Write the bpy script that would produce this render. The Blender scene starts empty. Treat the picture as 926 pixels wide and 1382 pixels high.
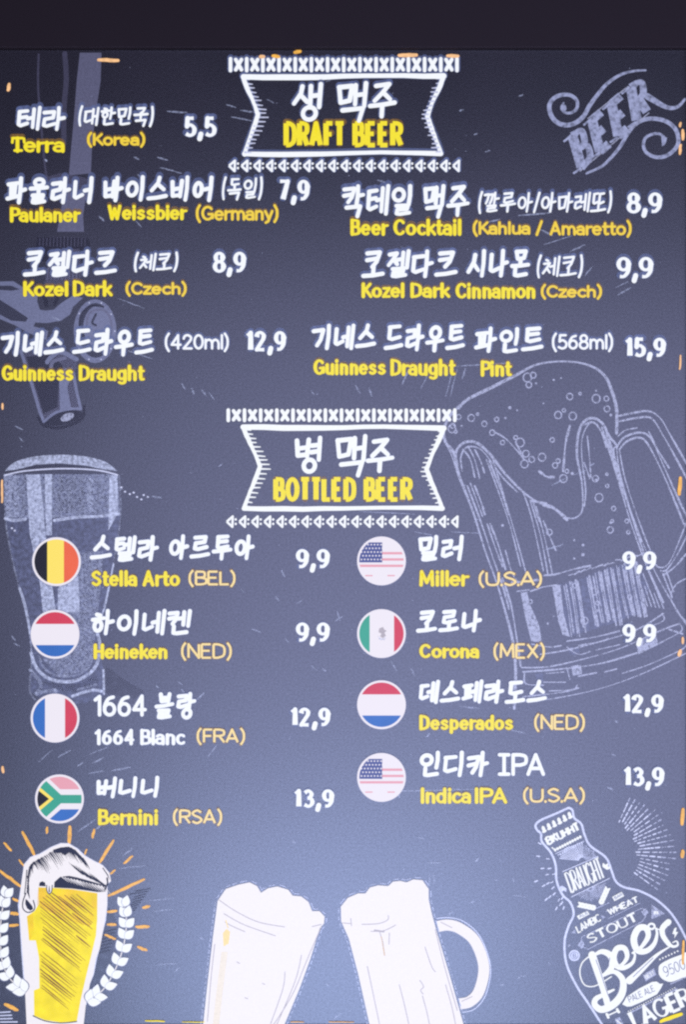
import bpy, bmesh, math, random
from mathutils import Vector
random.seed(7)
sc = bpy.context.scene
COL = sc.collection
S = 0.0006                      # metres per photo pixel: the board is about 56 x 83 cm

# ------------------------------------------------------------------ camera, world, lamps, exposure
D = 1.45
cam_d = bpy.data.cameras.new('camera')
cam = bpy.data.objects.new('camera', cam_d); COL.objects.link(cam)
cam.location = (0, -D, 0); cam.rotation_euler = (math.radians(90), 0, 0)
cam_d.sensor_fit = 'VERTICAL'; cam_d.sensor_height = 24.0
cam_d.lens = 24.0 * D / (1382 * S)
cam_d.clip_start = 0.01; cam_d.clip_end = 50
sc.camera = cam
w = bpy.data.worlds.new('World'); sc.world = w; w.use_nodes = True
w.node_tree.nodes['Background'].inputs[0].default_value = (0.30, 0.33, 0.45, 1)
w.node_tree.nodes['Background'].inputs[1].default_value = 0.02
def lamp(name, loc, sx, sy, power, col):
    l = bpy.data.lights.new(name, 'AREA'); l.shape = 'RECTANGLE'; l.size = sx; l.size_y = sy; l.energy = power; l.color = col
    o = bpy.data.objects.new(name, l); COL.objects.link(o)
    o.location = loc; o.rotation_euler = (math.radians(90), 0, 0)
    return o
# two added unseen lamps, shaped so their sheen lightens the board towards the bottom
lamp('added_wide_lamp', (0.62, -D-0.05, -0.255), 2.2, 1.28, 71, (0.54, 0.585, 1.0))
lamp('added_low_lamp', (0.0, -D-0.02, -0.82), 0.66, 0.55, 25, (0.45, 0.60, 1.0))
sc.view_settings.view_transform = 'Standard'; sc.view_settings.look = 'None'
sc.view_settings.exposure = 0.0; sc.view_settings.gamma = 1.0
sc.render.engine = 'CYCLES'
sc.cycles.use_denoising = False
sc.cycles.pixel_filter_type = 'BLACKMAN_HARRIS'
sc.cycles.filter_width = 2.3

# ------------------------------------------------------------------ materials
def lin(c):
    return tuple(((v/255)/12.92 if v/255 <= .04045 else ((v/255+.055)/1.055)**2.4) for v in c)
def screen_mat(name, rgb, spec=0.25, rough=0.33, grain=0.10, gscale=900.0, alpha=1.0, speckle=None):
    """a colour shown by the backlit screen, under the screen's matt front"""
    m = bpy.data.materials.new(name); m.use_nodes = True
    nt = m.node_tree; N = nt.nodes; L = nt.links
    p = N['Principled BSDF']; out = N['Material Output']
    c = lin(rgb)
    p.inputs['Base Color'].default_value = (c[0]*.02+.002, c[1]*.02+.002, c[2]*.02+.003, 1)
    p.inputs['Roughness'].default_value = rough
    p.inputs['Specular IOR Level'].default_value = spec
    p.inputs['Emission Color'].default_value = (*c, 1)
    tc = N.new('ShaderNodeTexCoord')
    if grain:
        nz = N.new('ShaderNodeTexNoise'); nz.inputs['Scale'].default_value = gscale
        nz.inputs['Detail'].default_value = 2.0
        L.new(tc.outputs['Object'], nz.inputs['Vector'])
        mr = N.new('ShaderNodeMapRange')
        mr.inputs['From Min'].default_value = .25; mr.inputs['From Max'].default_value = .75
        mr.inputs['To Min'].default_value = 1-grain*1.6; mr.inputs['To Max'].default_value = 1+grain*1.2
        L.new(nz.outputs['Fac'], mr.inputs['Value'])
        L.new(mr.outputs['Result'], p.inputs['Emission Strength'])
    else:
        p.inputs['Emission Strength'].default_value = 1
    if alpha < 1 or speckle:
        tr = N.new('ShaderNodeBsdfTransparent'); mx = N.new('ShaderNodeMixShader')
        L.new(tr.outputs[0], mx.inputs[1]); L.new(p.outputs[0], mx.inputs[2]); L.new(mx.outputs[0], out.inputs['Surface'])
        if speckle:
            lo, hi, s2 = speckle
            n2 = N.new('ShaderNodeTexNoise'); n2.inputs['Scale'].default_value = s2; n2.inputs['Detail'].default_value = 4
            n2.inputs['Roughness'].default_value = .62
            L.new(tc.outputs['Object'], n2.inputs['Vector'])
            m2 = N.new('ShaderNodeMapRange'); m2.inputs['From Min'].default_value = lo; m2.inputs['From Max'].default_value = hi
            m2.inputs['To Max'].default_value = alpha
            L.new(n2.outputs['Fac'], m2.inputs['Value']); L.new(m2.outputs['Result'], mx.inputs[0])
        else:
            mx.inputs[0].default_value = alpha
    return m
M = {
 'white': screen_mat('white_lettering', (244, 247, 251), .12, grain=.03),
 'warm':  screen_mat('milk_white', (240, 235, 239), .12, grain=.02),
 'halo':  screen_mat('blue_painted_glow', (92, 104, 150), .35, grain=.12, alpha=.62),  # glow painted as a flat band behind the lettering, raised in the top rows
 'yellow': screen_mat('yellow_lettering', (244, 226, 44), .16, grain=.06),
 'yhalo': screen_mat('brown_outline_and_glow', (128, 96, 40), .35, grain=.12, alpha=.66),  # brown letter outline, also painted glow where it shifts up in the top rows
 'cream': screen_mat('pale_orange_lettering', (246, 220, 150), .16, grain=.06),
 'orange': screen_mat('orange_chalk', (243, 182, 78), .16, grain=.14, gscale=350),
 'peach': screen_mat('peach_chalk', (250, 196, 140), .16, grain=.12, gscale=350),
 'chalk': screen_mat('blue_grey_chalk', (154, 158, 186), .5, grain=.2, gscale=420, alpha=.92, speckle=(.22, .48, 420)),
 'chalkbright': screen_mat('bright_chalk', (196, 200, 228), .5, grain=.14, gscale=420, alpha=.95),
 'emblem': screen_mat('soft_lettering_chalk', (150, 156, 192), .5, grain=.2, gscale=260, alpha=.92, speckle=(.12, .52, 260)),
 'speck': screen_mat('speckled_chalk', (162, 170, 204), .5, grain=.2, gscale=500, alpha=.62, speckle=(.36, .66, 480)),
 'speckhi': screen_mat('dense_speckled_chalk', (182, 190, 222), .5, grain=.2, gscale=500, alpha=.92, speckle=(.24, .60, 380)),
 'smear': screen_mat('faint_chalk_dust', (112, 120, 164), .5, grain=.2, gscale=300, alpha=.55, speckle=(.25, .75, 300)),
 'slate': screen_mat('slate_grey_print', (84, 84, 110), .5, grain=.14, gscale=600),
 'slatelight': screen_mat('light_slate_print', (96, 100, 130), .5, grain=.14, gscale=600),
 'slatedim': screen_mat('dim_slate_print', (62, 60, 82), .5, grain=.14, gscale=600, alpha=.8),
 'dark': screen_mat('dark_print', (26, 24, 38), .3, grain=.1, alpha=.85),
 'darksoft': screen_mat('faint_dark_print', (30, 28, 44), .5, grain=.1, alpha=.5, speckle=(.3, .6, 160)),
 'leafedge': screen_mat('grey_blue_leaf_edge', (84, 88, 124), .3, grain=.1),
 'ink':  screen_mat('navy_ink', (28, 30, 52), .12, grain=.1),
 'scratch': screen_mat('chalk_scratch', (150, 158, 190), .5, grain=.2, gscale=400, alpha=.75, speckle=(.30, .55, 500)),
 'grey': screen_mat('grey_line', (176, 168, 176), .16, grain=.1),
 'beer': screen_mat('beer_yellow', (248, 226, 22), .12, grain=.08, gscale=120),
 'beerdeep': screen_mat('beer_amber', (240, 186, 44), .16, grain=.2, gscale=90, alpha=.7, speckle=(.35, .6, 60)),
 'brown': screen_mat('brown_hatching', (136, 88, 32), .12, grain=.2),
 'black': screen_mat('flag_black', (20, 16, 19), .12, grain=0),
 'fyellow': screen_mat('flag_yellow', (248, 222, 92), .16, grain=0),
 'fred': screen_mat('flag_red', (206, 54, 74), .16, grain=.05, gscale=40),
 'forange': screen_mat('flag_orange_red', (232, 98, 52), .16, grain=.05, gscale=40),
 'fblue': screen_mat('flag_blue', (44, 104, 186), .16, grain=.06, gscale=40),
 'fnavy': screen_mat('flag_navy', (66, 76, 138), .16, grain=0),
 'fgreen': screen_mat('flag_green', (52, 160, 134), .16, grain=.05, gscale=40),
 'fpink': screen_mat('flag_pale_red', (226, 158, 170), .16, grain=0),
 'fwhite': screen_mat('flag_white', (234, 228, 236), .12, grain=0),
}
# the blackboard picture the screen shows behind everything
mb_ = bpy.data.materials.new('blackboard_screen'); mb_.use_nodes = True
nt = mb_.node_tree; N = nt.nodes; L = nt.links; p = N['Principled BSDF']
p.inputs['Base Color'].default_value = (.0015, .0015, .0025, 1); p.inputs['Roughness'].default_value = .33
p.inputs['Specular IOR Level'].default_value = .5
tc = N.new('ShaderNodeTexCoord')
def noise(scale, detail, rough=.5):
    n = N.new('ShaderNodeTexNoise'); n.inputs['Scale'].default_value = scale; n.inputs['Detail'].default_value = detail
    n.inputs['Roughness'].default_value = rough; L.new(tc.outputs['Object'], n.inputs['Vector']); return n
big = noise(5.0, 3); fine = noise(620, 2, .7)
cr = N.new('ShaderNodeValToRGB')
cr.color_ramp.elements[0].position = .30; cr.color_ramp.elements[0].color = (*lin((12, 7, 9)), 1)
cr.color_ramp.elements[1].position = .72; cr.color_ramp.elements[1].color = (*lin((25, 19, 28)), 1)
L.new(big.outputs['Fac'], cr.inputs['Fac']); L.new(cr.outputs['Color'], p.inputs['Emission Color'])
mr = N.new('ShaderNodeMapRange'); mr.inputs['From Min'].default_value = .25; mr.inputs['From Max'].default_value = .75
mr.inputs['To Min'].default_value = .62; mr.inputs['To Max'].default_value = 1.38
L.new(fine.outputs['Fac'], mr.inputs['Value']); L.new(mr.outputs['Result'], p.inputs['Emission Strength'])
ms = N.new('ShaderNodeMapRange'); ms.inputs['From Min'].default_value = .25; ms.inputs['From Max'].default_value = .75
ms.inputs['To Min'].default_value = .40; ms.inputs['To Max'].default_value = .60
L.new(fine.outputs['Fac'], ms.inputs['Value']); L.new(ms.outputs['Result'], p.inputs['Specular IOR Level'])
bp = N.new('ShaderNodeBump'); bp.inputs['Strength'].default_value = .08; bp.inputs['Distance'].default_value = .0004
fine2 = noise(700, 1, .6)
L.new(fine2.outputs['Fac'], bp.inputs['Height']); L.new(bp.outputs['Normal'], p.inputs['Normal'])
M['board'] = mb_
def plastic(name, rgb, rough):
    m = bpy.data.materials.new(name); m.use_nodes = True; p = m.node_tree.nodes['Principled BSDF']
    p.inputs['Roughness'].default_value = rough; p.inputs['Specular IOR Level'].default_value = .12
    n = m.node_tree.nodes.new('ShaderNodeTexNoise'); n.inputs['Scale'].default_value = 500
    r = m.node_tree.nodes.new('ShaderNodeValToRGB')
    r.color_ramp.elements[0].color = (*[c*.7 for c in rgb], 1); r.color_ramp.elements[1].color = (*[c*1.3 for c in rgb], 1)
    m.node_tree.links.new(n.outputs['Fac'], r.inputs['Fac']); m.node_tree.links.new(r.outputs['Color'], p.inputs['Base Color'])
    return m
M['bezel'] = plastic('black_frame_plastic', (.011, .006, .006), .6)
M['back'] = plastic('dark_back_plastic', (.02, .02, .022), .5)

# ------------------------------------------------------------------ mesh building
class MB:
    def __init__(s):
        s.v = []; s.f = []; s.mi = []; s.mats = []; s.k = 0
    def m(s, key):
        if key not in s.mats: s.mats.append(key)
        return s.mats.index(key)
    def depth(s, layer):
        s.k += 1
        return -(0.00016*layer + 0.0000005*(s.k % 320))
    def poly(s, pts, key, layer):
        y = s.depth(layer); b = len(s.v)
        a = sum(pts[i][0]*pts[(i+1) % len(pts)][1]-pts[(i+1) % len(pts)][0]*pts[i][1] for i in range(len(pts)))
        if a > 0: pts = pts[::-1]
        for (x, z) in pts: s.v.append(((x-463)*S, y, (691-z)*S))
        s.f.append(list(range(b, b+len(pts)))); s.mi.append(s.m(key))
    def ellipse(s, cx, cy, rx, ry, key, layer, rot=0, n=28):
        c, q = math.cos(rot), math.sin(rot)
        s.poly([(cx+rx*math.cos(t)*c-ry*math.sin(t)*q, cy+rx*math.cos(t)*q+ry*math.sin(t)*c)
                for t in [2*math.pi*i/n for i in range(n)]], key, layer)
    def ring(s, cx, cy, rx, ry, w, key, layer, n=24):
        s.stroke([(cx+rx*math.cos(2*math.pi*i/n), cy+ry*math.sin(2*math.pi*i/n)) for i in range(n+1)], w, key, layer, cap=False)
    def stroke(s, pts, w, key, layer, smooth=False, cap=True, taper=None, aniso=0, flare=0):
        """a ribbon along pts; splits at sharp corners; w in photo pixels"""
        if smooth and len(pts) > 2: pts = catmull(pts)
        q = [pts[0]]
        for a in pts[1:]:
            if math.hypot(a[0]-q[-1][0], a[1]-q[-1][1]) > .05: q.append(a)
        if len(q) < 2:
            s.ellipse(q[0][0], q[0][1], w/2, w/2, key, layer, n=14); return
        tot = sum(math.hypot(q[i+1][0]-q[i][0], q[i+1][1]-q[i][1]) for i in range(len(q)-1))
        runs = [[0]]
        for i in range(1, len(q)-1):
            runs[-1].append(i)
            a = math.atan2(q[i][1]-q[i-1][1], q[i][0]-q[i-1][0]); b = math.atan2(q[i+1][1]-q[i][1], q[i+1][0]-q[i][0])
            d = abs((b-a+math.pi) % (2*math.pi)-math.pi)
            if d > math.radians(38): runs.append([i])
        runs[-1].append(len(q)-1)
        acc = [0]
        for i in range(len(q)-1): acc.append(acc[-1]+math.hypot(q[i+1][0]-q[i][0], q[i+1][1]-q[i][1]))
        closed = math.hypot(q[0][0]-q[-1][0], q[0][1]-q[-1][1]) < .3
        def wid(i, ang):
            t = acc[i]/tot
            ww = w*(taper(t) if taper else 1)
            if flare: ww *= 1+flare*abs(2*t-1)**5
            if aniso: ww *= 1-aniso*abs(math.cos(ang))**1.5
            return ww
        y = s.depth(layer); mi = s.m(key)
        for r in runs:
            b = len(s.v); n = len(r); last = None
            for j, i in enumerate(r):
                i0 = r[max(j-1, 0)]; i1 = r[min(j+1, n-1)]
                if closed and len(runs) == 1 and j in (0, n-1): i0, i1 = r[-2], r[1]
                ang = math.atan2(q[i1][1]-q[i0][1], q[i1][0]-q[i0][0])
                h = wid(i, ang)/2
                for sg in (-1, 1):
                    s.v.append(((q[i][0]-sg*math.sin(ang)*h-463)*S, y, (691-(q[i][1]+sg*math.cos(ang)*h))*S))
                if (j == 0 and (cap or i > 0)) or (j == n-1 and (cap or i < len(q)-1)):
                    if not (closed and i in (0, len(q)-1)):
                        s.k += 0; 
                        last = (last or [])+[(i, h)]
            for j in range(n-1):
                s.f.append([b+2*j, b+2*j+2, b+2*j+3, b+2*j+1]); s.mi.append(mi)
            for (i, h) in (last or []): s.ellipse(q[i][0], q[i][1], h, h, key, layer, n=12)
    def build(s, name, parent=None, label=None, mat=None):
        me = bpy.data.meshes.new(name); me.from_pydata(s.v, [], s.f)
        for k in s.mats: me.materials.append(M[k])
        me.polygons.foreach_set('material_index', s.mi); me.update()
        o = bpy.data.objects.new(name, me); COL.objects.link(o)
        if parent: o.parent = parent
        if label: o['label'] = label
        return o
def catmull(pts, n=7):
    out = []
    P = [pts[0]]+list(pts)+[pts[-1]]
    if math.hypot(pts[0][0]-pts[-1][0], pts[0][1]-pts[-1][1]) < 1e-6: P = [pts[-2]]+list(pts)+[pts[1]]
    for i in range(1, len(P)-2):
        a, b, c, d = P[i-1], P[i], P[i+1], P[i+2]
        for j in range(n):
            t = j/n
            out.append(tuple(.5*((2*b[k])+(-a[k]+c[k])*t+(2*a[k]-5*b[k]+4*c[k]-d[k])*t*t+(-a[k]+3*b[k]-3*c[k]+d[k])*t**3) for k in (0, 1)))
    out.append(tuple(pts[-1])); return out
def crop(ox, oy, sc_):
    return lambda *p: [(ox+x/sc_, oy+y/sc_) for x, y in p]

# ------------------------------------------------------------------ Latin letters as pen strokes (y up, cap height 1)
def el(cx, cy, rx, ry, a0=0, a1=360, n=20):
    return [(cx+rx*math.cos(math.radians(a0+(a1-a0)*i/n)), cy+ry*math.sin(math.radians(a0+(a1-a0)*i/n))) for i in range(n+1)]
def sm(*p): return catmull(p)
st = lambda x, a=0, b=1: [(x, b), (x, a)]
bowl = lambda cx=.26: el(cx, .33, .26, .33)
arch = lambda x: sm((x, .40), (x+.06, .57), (x+.24, .66), (x+.42, .56), (x+.45, .36))+[(x+.45, 0)]
GL = {
 'a': (.5, [sm((.05, .56), (.26, .66), (.45, .58), (.5, .40))+[(.5, 0)], el(.25, .19, .25, .19)]),
 'b': (.52, [st(0), bowl()]), 'c': (.5, [el(.28, .33, .28, .33, 48, 312)]), 'd': (.52, [st(.52), bowl()]),
 'e': (.54, [[(.0, .35), (.53, .35)], el(.27, .33, .27, .33, 5, 312)]),
 'g': (.52, [el(.26, .35, .26, .31), [(.52, .66), (.52, -.05)]+sm((.52, -.05), (.45, -.24), (.25, -.29), (.05, -.22))]),
 'h': (.46, [st(0), arch(0)]), 'i': (0, [st(0, 0, .66), [(0, .95), (0, .97)]]),
 'k': (.48, [st(0), [(.46, .66), (.04, .28)], [(.16, .38), (.5, 0)]]), 'l': (0, [st(0)]),
 'm': (.86, [st(0, 0, .66), sm((0, .40), (.06, .57), (.22, .66), (.38, .56), (.43, .36))+[(.43, 0)], sm((.43, .40), (.5, .57), (.65, .66), (.8, .56), (.86, .36))+[(.86, 0)]]),
 'n': (.46, [st(0, 0, .66), arch(0)]), 'o': (.56, [el(.28, .33, .28, .33)]),
 'p': (.52, [st(0, -.28, .66), bowl()]), 'r': (.32, [st(0, 0, .66), sm((0, .38), (.1, .58), (.36, .63))]),
 's': (.44, [sm((.42, .56), (.24, .66), (.04, .54), (.12, .39), (.36, .28), (.43, .13), (.22, 0), (.0, .09))]),
 't': (.38, [[(.15, .92), (.15, .16)]+sm((.15, .16), (.22, .01), (.38, .03)), [(0, .65), (.38, .65)]]),
 'u': (.48, [[(0, .66), (0, .22)]+sm((0, .22), (.06, .04), (.24, 0), (.42, .08), (.48, .25)), st(.48, 0, .66)]),
 'y': (.52, [[(0, .66), (.27, .06)], [(.52, .66), (.22, -.16), (.04, -.27)]]),
 'z': (.46, [[(0, .66), (.46, .66), (0, 0), (.48, 0)]]),
 'A': (.66, [[(0, 0), (.33, 1), (.66, 0)], [(.12, .30), (.54, .30)]]),
 'B': (.54, [st(0), [(0, 1)]+sm((.24, 1), (.46, .94), (.46, .6), (.24, .53))+[(0, .53)], sm((.26, .53), (.54, .42), (.54, .1), (.28, 0))+[(0, 0)]]),
 'C': (.64, [el(.36, .5, .36, .5, 42, 318)]),
 'D': (.62, [st(0), [(0, 1)]+sm((.24, 1), (.54, .85), (.62, .5), (.54, .15), (.24, 0))+[(0, 0)]]),
 'E': (.5, [st(0), [(0, 1), (.5, 1)], [(0, .52), (.44, .52)], [(0, 0), (.52, 0)]]),
 'F': (.48, [st(0), [(0, 1), (.48, 1)], [(0, .5), (.42, .5)]]),
 'G': (.74, [el(.38, .5, .38, .5, 42, 340), [(.44, .42), (.74, .42), (.74, .12)]]),
 'H': (.58, [st(0), st(.58), [(0, .5), (.58, .5)]]), 'I': (0, [st(0)]), '|': (.4, [st(.2), [(0, 1), (.4, 1)], [(0, 0), (.4, 0)]]),
 'K': (.58, [st(0), [(.54, 1), (.05, .42)], [(.18, .56), (.6, 0)]]),
 'L': (.46, [[(0, 1), (0, 0), (.46, 0)]]),
 'M': (.76, [[(0, 0), (.04, 1), (.38, .18), (.72, 1), (.76, 0)]]),
 'N': (.58, [[(0, 0), (0, 1), (.58, 0), (.58, 1)]]), 'O': (.72, [el(.36, .5, .36, .5)]),
 'P': (.54, [st(0), [(0, 1)]+sm((.3, 1), (.54, .9), (.54, .58), (.3, .47))+[(0, .47)]]),
 'R': (.56, [st(0), [(0, 1)]+sm((.3, 1), (.54, .9), (.54, .6), (.3, .5))+[(0, .5)], [(.28, .5), (.58, 0)]]),
 'S': (.54, [sm((.52, .84), (.28, 1), (.03, .82), (.1, .62), (.42, .44), (.54, .22), (.28, 0), (0, .14))]),
 'T': (.6, [[(0, 1), (.6, 1)], st(.3)]),
 'U': (.6, [[(0, 1), (0, .32)]+sm((0, .32), (.08, .07), (.3, 0), (.52, .07), (.6, .32))+[(.6, 1)]]),
 'W': (.86, [[(0, 1), (.22, 0), (.43, .8), (.64, 0), (.86, 1)]]),
 'X': (.6, [[(0, 1), (.6, 0)], [(.6, 1), (0, 0)]]),
 '0': (.54, [el(.27, .5, .27, .5)]), '1': (.24, [[(0, .80), (.22, .98), (.22, 0)]]),
 '2': (.54, [sm((.02, .74), (.1, .94), (.3, 1), (.5, .84), (.46, .6))+[(.02, 0), (.54, 0)]]),
 '3': (.52, [sm((.02, .86), (.26, 1), (.47, .8), (.36, .57), (.2, .53)), sm((.2, .53), (.46, .47), (.52, .2), (.28, 0), (0, .12))]),
 '4': (.58, [[(.42, 0), (.42, 1), (0, .28), (.58, .28)]]),
 '5': (.52, [[(.48, 1), (.1, 1), (.06, .52)]+sm((.06, .52), (.28, .62), (.52, .42), (.48, .12), (.25, 0), (0, .1))]),
 '6': (.54, [sm((.46, .95), (.2, .84), (.03, .5), (.02, .3)), el(.27, .3, .26, .3)]),
 '7': (.52, [[(0, 1), (.52, 1), (.2, 0)]]),
 '8': (.54, [el(.27, .76, .22, .24), el(.27, .26, .27, .27)]),
 '9': (.54, [el(.27, .69, .26, .31), sm((.53, .68), (.5, .3), (.3, .04), (.08, .03))]),
 ',': (.06, [[(.08, .08), (0, -.2)]]), '.': (0, [[(0, .02), (0, .0)]]),
 '(': (.2, [sm((.2, 1.12), (.03, .75), (.03, .2), (.2, -.2))]), ')': (.2, [sm((0, 1.12), (.17, .75), (.17, .2), (0, -.2))]),
 '/': (.36, [[(.36, 1.1), (0, -.12)]]), '-': (.3, [[(0, .4), (.3, .4)]]),
}
def latin(mb, s, x0, y0, x1, y1, wt, key, layer, halo=None, hw=3.0, hup=0.0, aniso=.3, flare=.22, cap=False, tilt=0.0, sp=None, amap=None):
    """s between x0..x1, cap line y0 to base line y1 in photo pixels"""
    sp = wt*.22 if sp is None else sp
    adv = [0 if c == ' ' else GL[c][0] for c in s]
    def kern(a, b):
        if ' ' in (a, b): return 0
        v = 0
        if a in 'rTFPkLKtzyc': v -= .32
        if b in 'tTyzaA': v -= .18
        if a in 'oebpDOBCG' or b in 'oecdgaOCG': v -= .12
        if a in 'ilndhmMNI' and b in 'ilnkhmurbpDPIBNM': v += .16
        return v*wt
    kn = [kern(a, b) for a, b in zip(s, s[1:])]+[0]
    fixed = sum((wt if c != ' ' else wt*.6)+sp for c in s)-sp+sum(kn)
    k = (x1-x0-fixed)/max(sum(adv), .01)
    while k*.47 < wt*1.22 and wt > 3.2:                 # keep the counters of narrow words open
        wt -= .15; kn = [kern(a, b) for a, b in zip(s, s[1:])]+[0]
        fixed = sum((wt if c != ' ' else wt*.6)+sp for c in s)-sp+sum(kn); k = (x1-x0-fixed)/max(sum(adv), .01)
    hh = (y1-y0)-wt*(1-aniso)
    x = x0
    for c, a, kr in zip(s, adv, kn):
        if c == ' ': x += wt*.6+sp; continue
        for stt in GL[c][1]:
            pts = []
            for (u, v) in stt:
                px_ = x+wt/2+u*k; py_ = y1-wt*(1-aniso)/2-v*hh
                py_ += tilt*(px_-x0)
                if amap: px_, py_ = amap(px_, py_)
                pts.append((px_, py_))
            rc = cap or c in '.,'
            if halo: mb.stroke([(a_, b_-hup) for a_, b_ in pts], wt+hw, halo, layer-1, cap=True)
            mb.stroke(pts, wt*(1.12 if c in '.,' else 1), key, layer, cap=rc, aniso=aniso if c not in '.,' else 0, flare=flare if not rc else 0)
        x += a*k+wt+sp+kr

# ------------------------------------------------------------------ Hangul as brush strokes (unit box, y down)
def circ(): return [(.5+.5*math.cos(math.radians(a)), .5+.5*math.sin(math.radians(a))) for a in range(-110, 251, 18)]
def shift(strokes, x0, y0, x1, y1): return [[(x0+(x1-x0)*u, y0+(y1-y0)*v) for u, v in t] for t in strokes]
GIYEOK = [[(0, .12), (.9, .04), (.86, .2), (.72, .65), (.42, 1)]]
JA = {
 'ㄱ': GIYEOK, 'ㄴ': [[(.08, .0), (.08, .86), (.3, .92), (1, .74)]],
 'ㄷ': [[(.05, .10), (.92, .04)], [(.10, .12), (.08, .86), (.3, .93), (1, .78)]],
 'ㄹ': [[(.02, .10), (.86, .04), (.80, .42), (.1, .52), (.06, .92), (.3, .97), (1, .80)]],
 'ㅁ': [[(.04, .08), (.2, .95)], [(.04, .10), (.95, .03), (.82, .84), (.2, .95)]],
 'ㅂ': [[(.04, .06), (.16, .92), (.85, .86)], [(.92, .0), (.85, .95)], [(.12, .52), (.88, .44)]],
 'ㅅ': [[(.58, .0), (.5, .4), (.04, .95)], [(.46, .46), (.98, .86)]],
 'ㅇ': [circ()],
 'ㅈ': [[(.06, .14), (.88, .04), (.5, .5), (.02, .96)], [(.52, .5), (.98, .88)]],
 'ㅊ': [[(.34, .02), (.62, .08)], [(.06, .30), (.88, .24), (.5, .6), (.02, .98)], [(.52, .62), (.98, .92)]],
 'ㅋ': GIYEOK+[[(.02, .56), (.74, .44)]],
 'ㅌ': [[(.06, .06), (.92, .0)], [(.08, .46), (.88, .38)], [(.08, .08), (.08, .88), (.3, .95), (1, .80)]],
 'ㅍ': [[(.0, .12), (.96, .04)], [(.28, .14), (.34, .86)], [(.70, .1), (.66, .84)], [(.0, .94), (1, .80)]],
 'ㅎ': [[(.32, .0), (.62, .05)], [(.0, .32), (.95, .22)], [(.48+.3*(u-.5)*2, .70+.3*(v-.5)*2) for u, v in circ()]],
}
JA['ㄲ'] = shift(GIYEOK, -.05, 0, .5, 1)+shift(GIYEOK, .45, 0, 1, 1)
JA['ㄸ'] = shift(JA['ㄷ'], -.05, 0, .42, 1)+shift(JA['ㄷ'], .52, 0, 1, 1)
VO = {
 'ㅏ': [[(.26, .0), (.30, .5), (.22, 1)], [(.32, .52), (1, .46)]], 'ㅓ': [[(.92, .0), (.94, .5), (.84, 1)], [(.1, .52), (.9, .46)]],
 'ㅣ': [[(.7, .0), (.76, .5), (.66, 1)]], 'ㅐ': [[(.12, .08), (.14, .92)], [(.88, .0), (.84, 1)], [(.14, .52), (.86, .47)]],
 'ㅔ': [[(.5, .08), (.5, .92)], [(1, .0), (.95, 1)], [(.0, .52), (.5, .46)]],
 'ㅕ': [[(.92, .0), (.92, 1)], [(.2, .36), (.9, .32)], [(.2, .66), (.9, .6)]],
 'ㅗ': [[(.5, .0), (.5, .8)], [(.0, .96), (.5, .9), (1, .74)]], 'ㅜ': [[(.0, .26), (.5, .18), (1, .04)], [(.5, .2), (.5, 1)]],
 'ㅡ': [[(.0, .7), (.5, .55), (1, .25)]],
}
LEAD = 'ㄱㄲㄴㄷㄸㄹㅁㅂㅃㅅㅆㅇㅈㅉㅊㅋㅌㅍㅎ'
VOW = 'ㅏㅐㅑㅒㅓㅔㅕㅖㅗㅘㅙㅚㅛㅜㅝㅞㅟㅠㅡㅢㅣ'
TAIL = ' ㄱㄲㄳㄴㄵㄶㄷㄹㄺㄻㄼㄽㄾㄿㅀㅁㅂㅄㅅㅆㅇㅈㅊㅋㅌㅍㅎ'
def syllable(ch):
    n = ord(ch)-0xAC00
    l, v, t = LEAD[n//588], VOW[n % 588//28], TAIL[n % 28]
    fin = t != ' '; out = []
    if v in 'ㅗㅜㅡ':
        if fin: c, vb = (.2, .0, .8, .34), (.02, .36, .98, .62)
        else: c, vb = (.16, .0, .82, .56), (.0, .58, 1, 1.02)
        if v == 'ㅡ' and not fin: c, vb = (.12, .0, .86, .60), (.0, .74, 1, 1.0)
        if v == 'ㅗ' and not fin: c, vb = (.12, .0, .84, .62), (.0, .56, 1, 1.0)
    else:
        wv = {'ㅏ': .60, 'ㅓ': .58, 'ㅣ': .56, 'ㅐ': .54, 'ㅔ': .46, 'ㅕ': .55}[v]
        cx = {'ㅏ': .58, 'ㅓ': .50, 'ㅣ': .62, 'ㅐ': .50, 'ㅔ': .46, 'ㅕ': .55}[v]
        if fin: c, vb = (.0, .06, cx, .58), (wv, .0, 1, .66)
        else: c, vb = (.0, .16, cx, .88), (wv, .0, 1, 1.0)
    if l == 'ㅇ':
        a, b, d, e = c; h = (e-b); mid = (b+e)/2
        c = (a+.04, mid-h*.40, d-.04, mid+h*.40)
    out += shift(JA[l], *c); out += shift(VO[v], *vb)
    if fin:
        fb = (.22, .68, .92, 1.02)
        if t == 'ㅇ': fb = (.36, .66, .82, 1.02)
        if t == 'ㄱ':
            out += shift([[(0, .2), (.95, .05), (.8, 1)]], .18, .70, .92, 1.08); return out
        if v in 'ㅗㅜㅡ': fb = (fb[0]-.06, fb[1], fb[2]-.04, fb[3])
        out += shift(JA[t], *fb)
    return out
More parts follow.
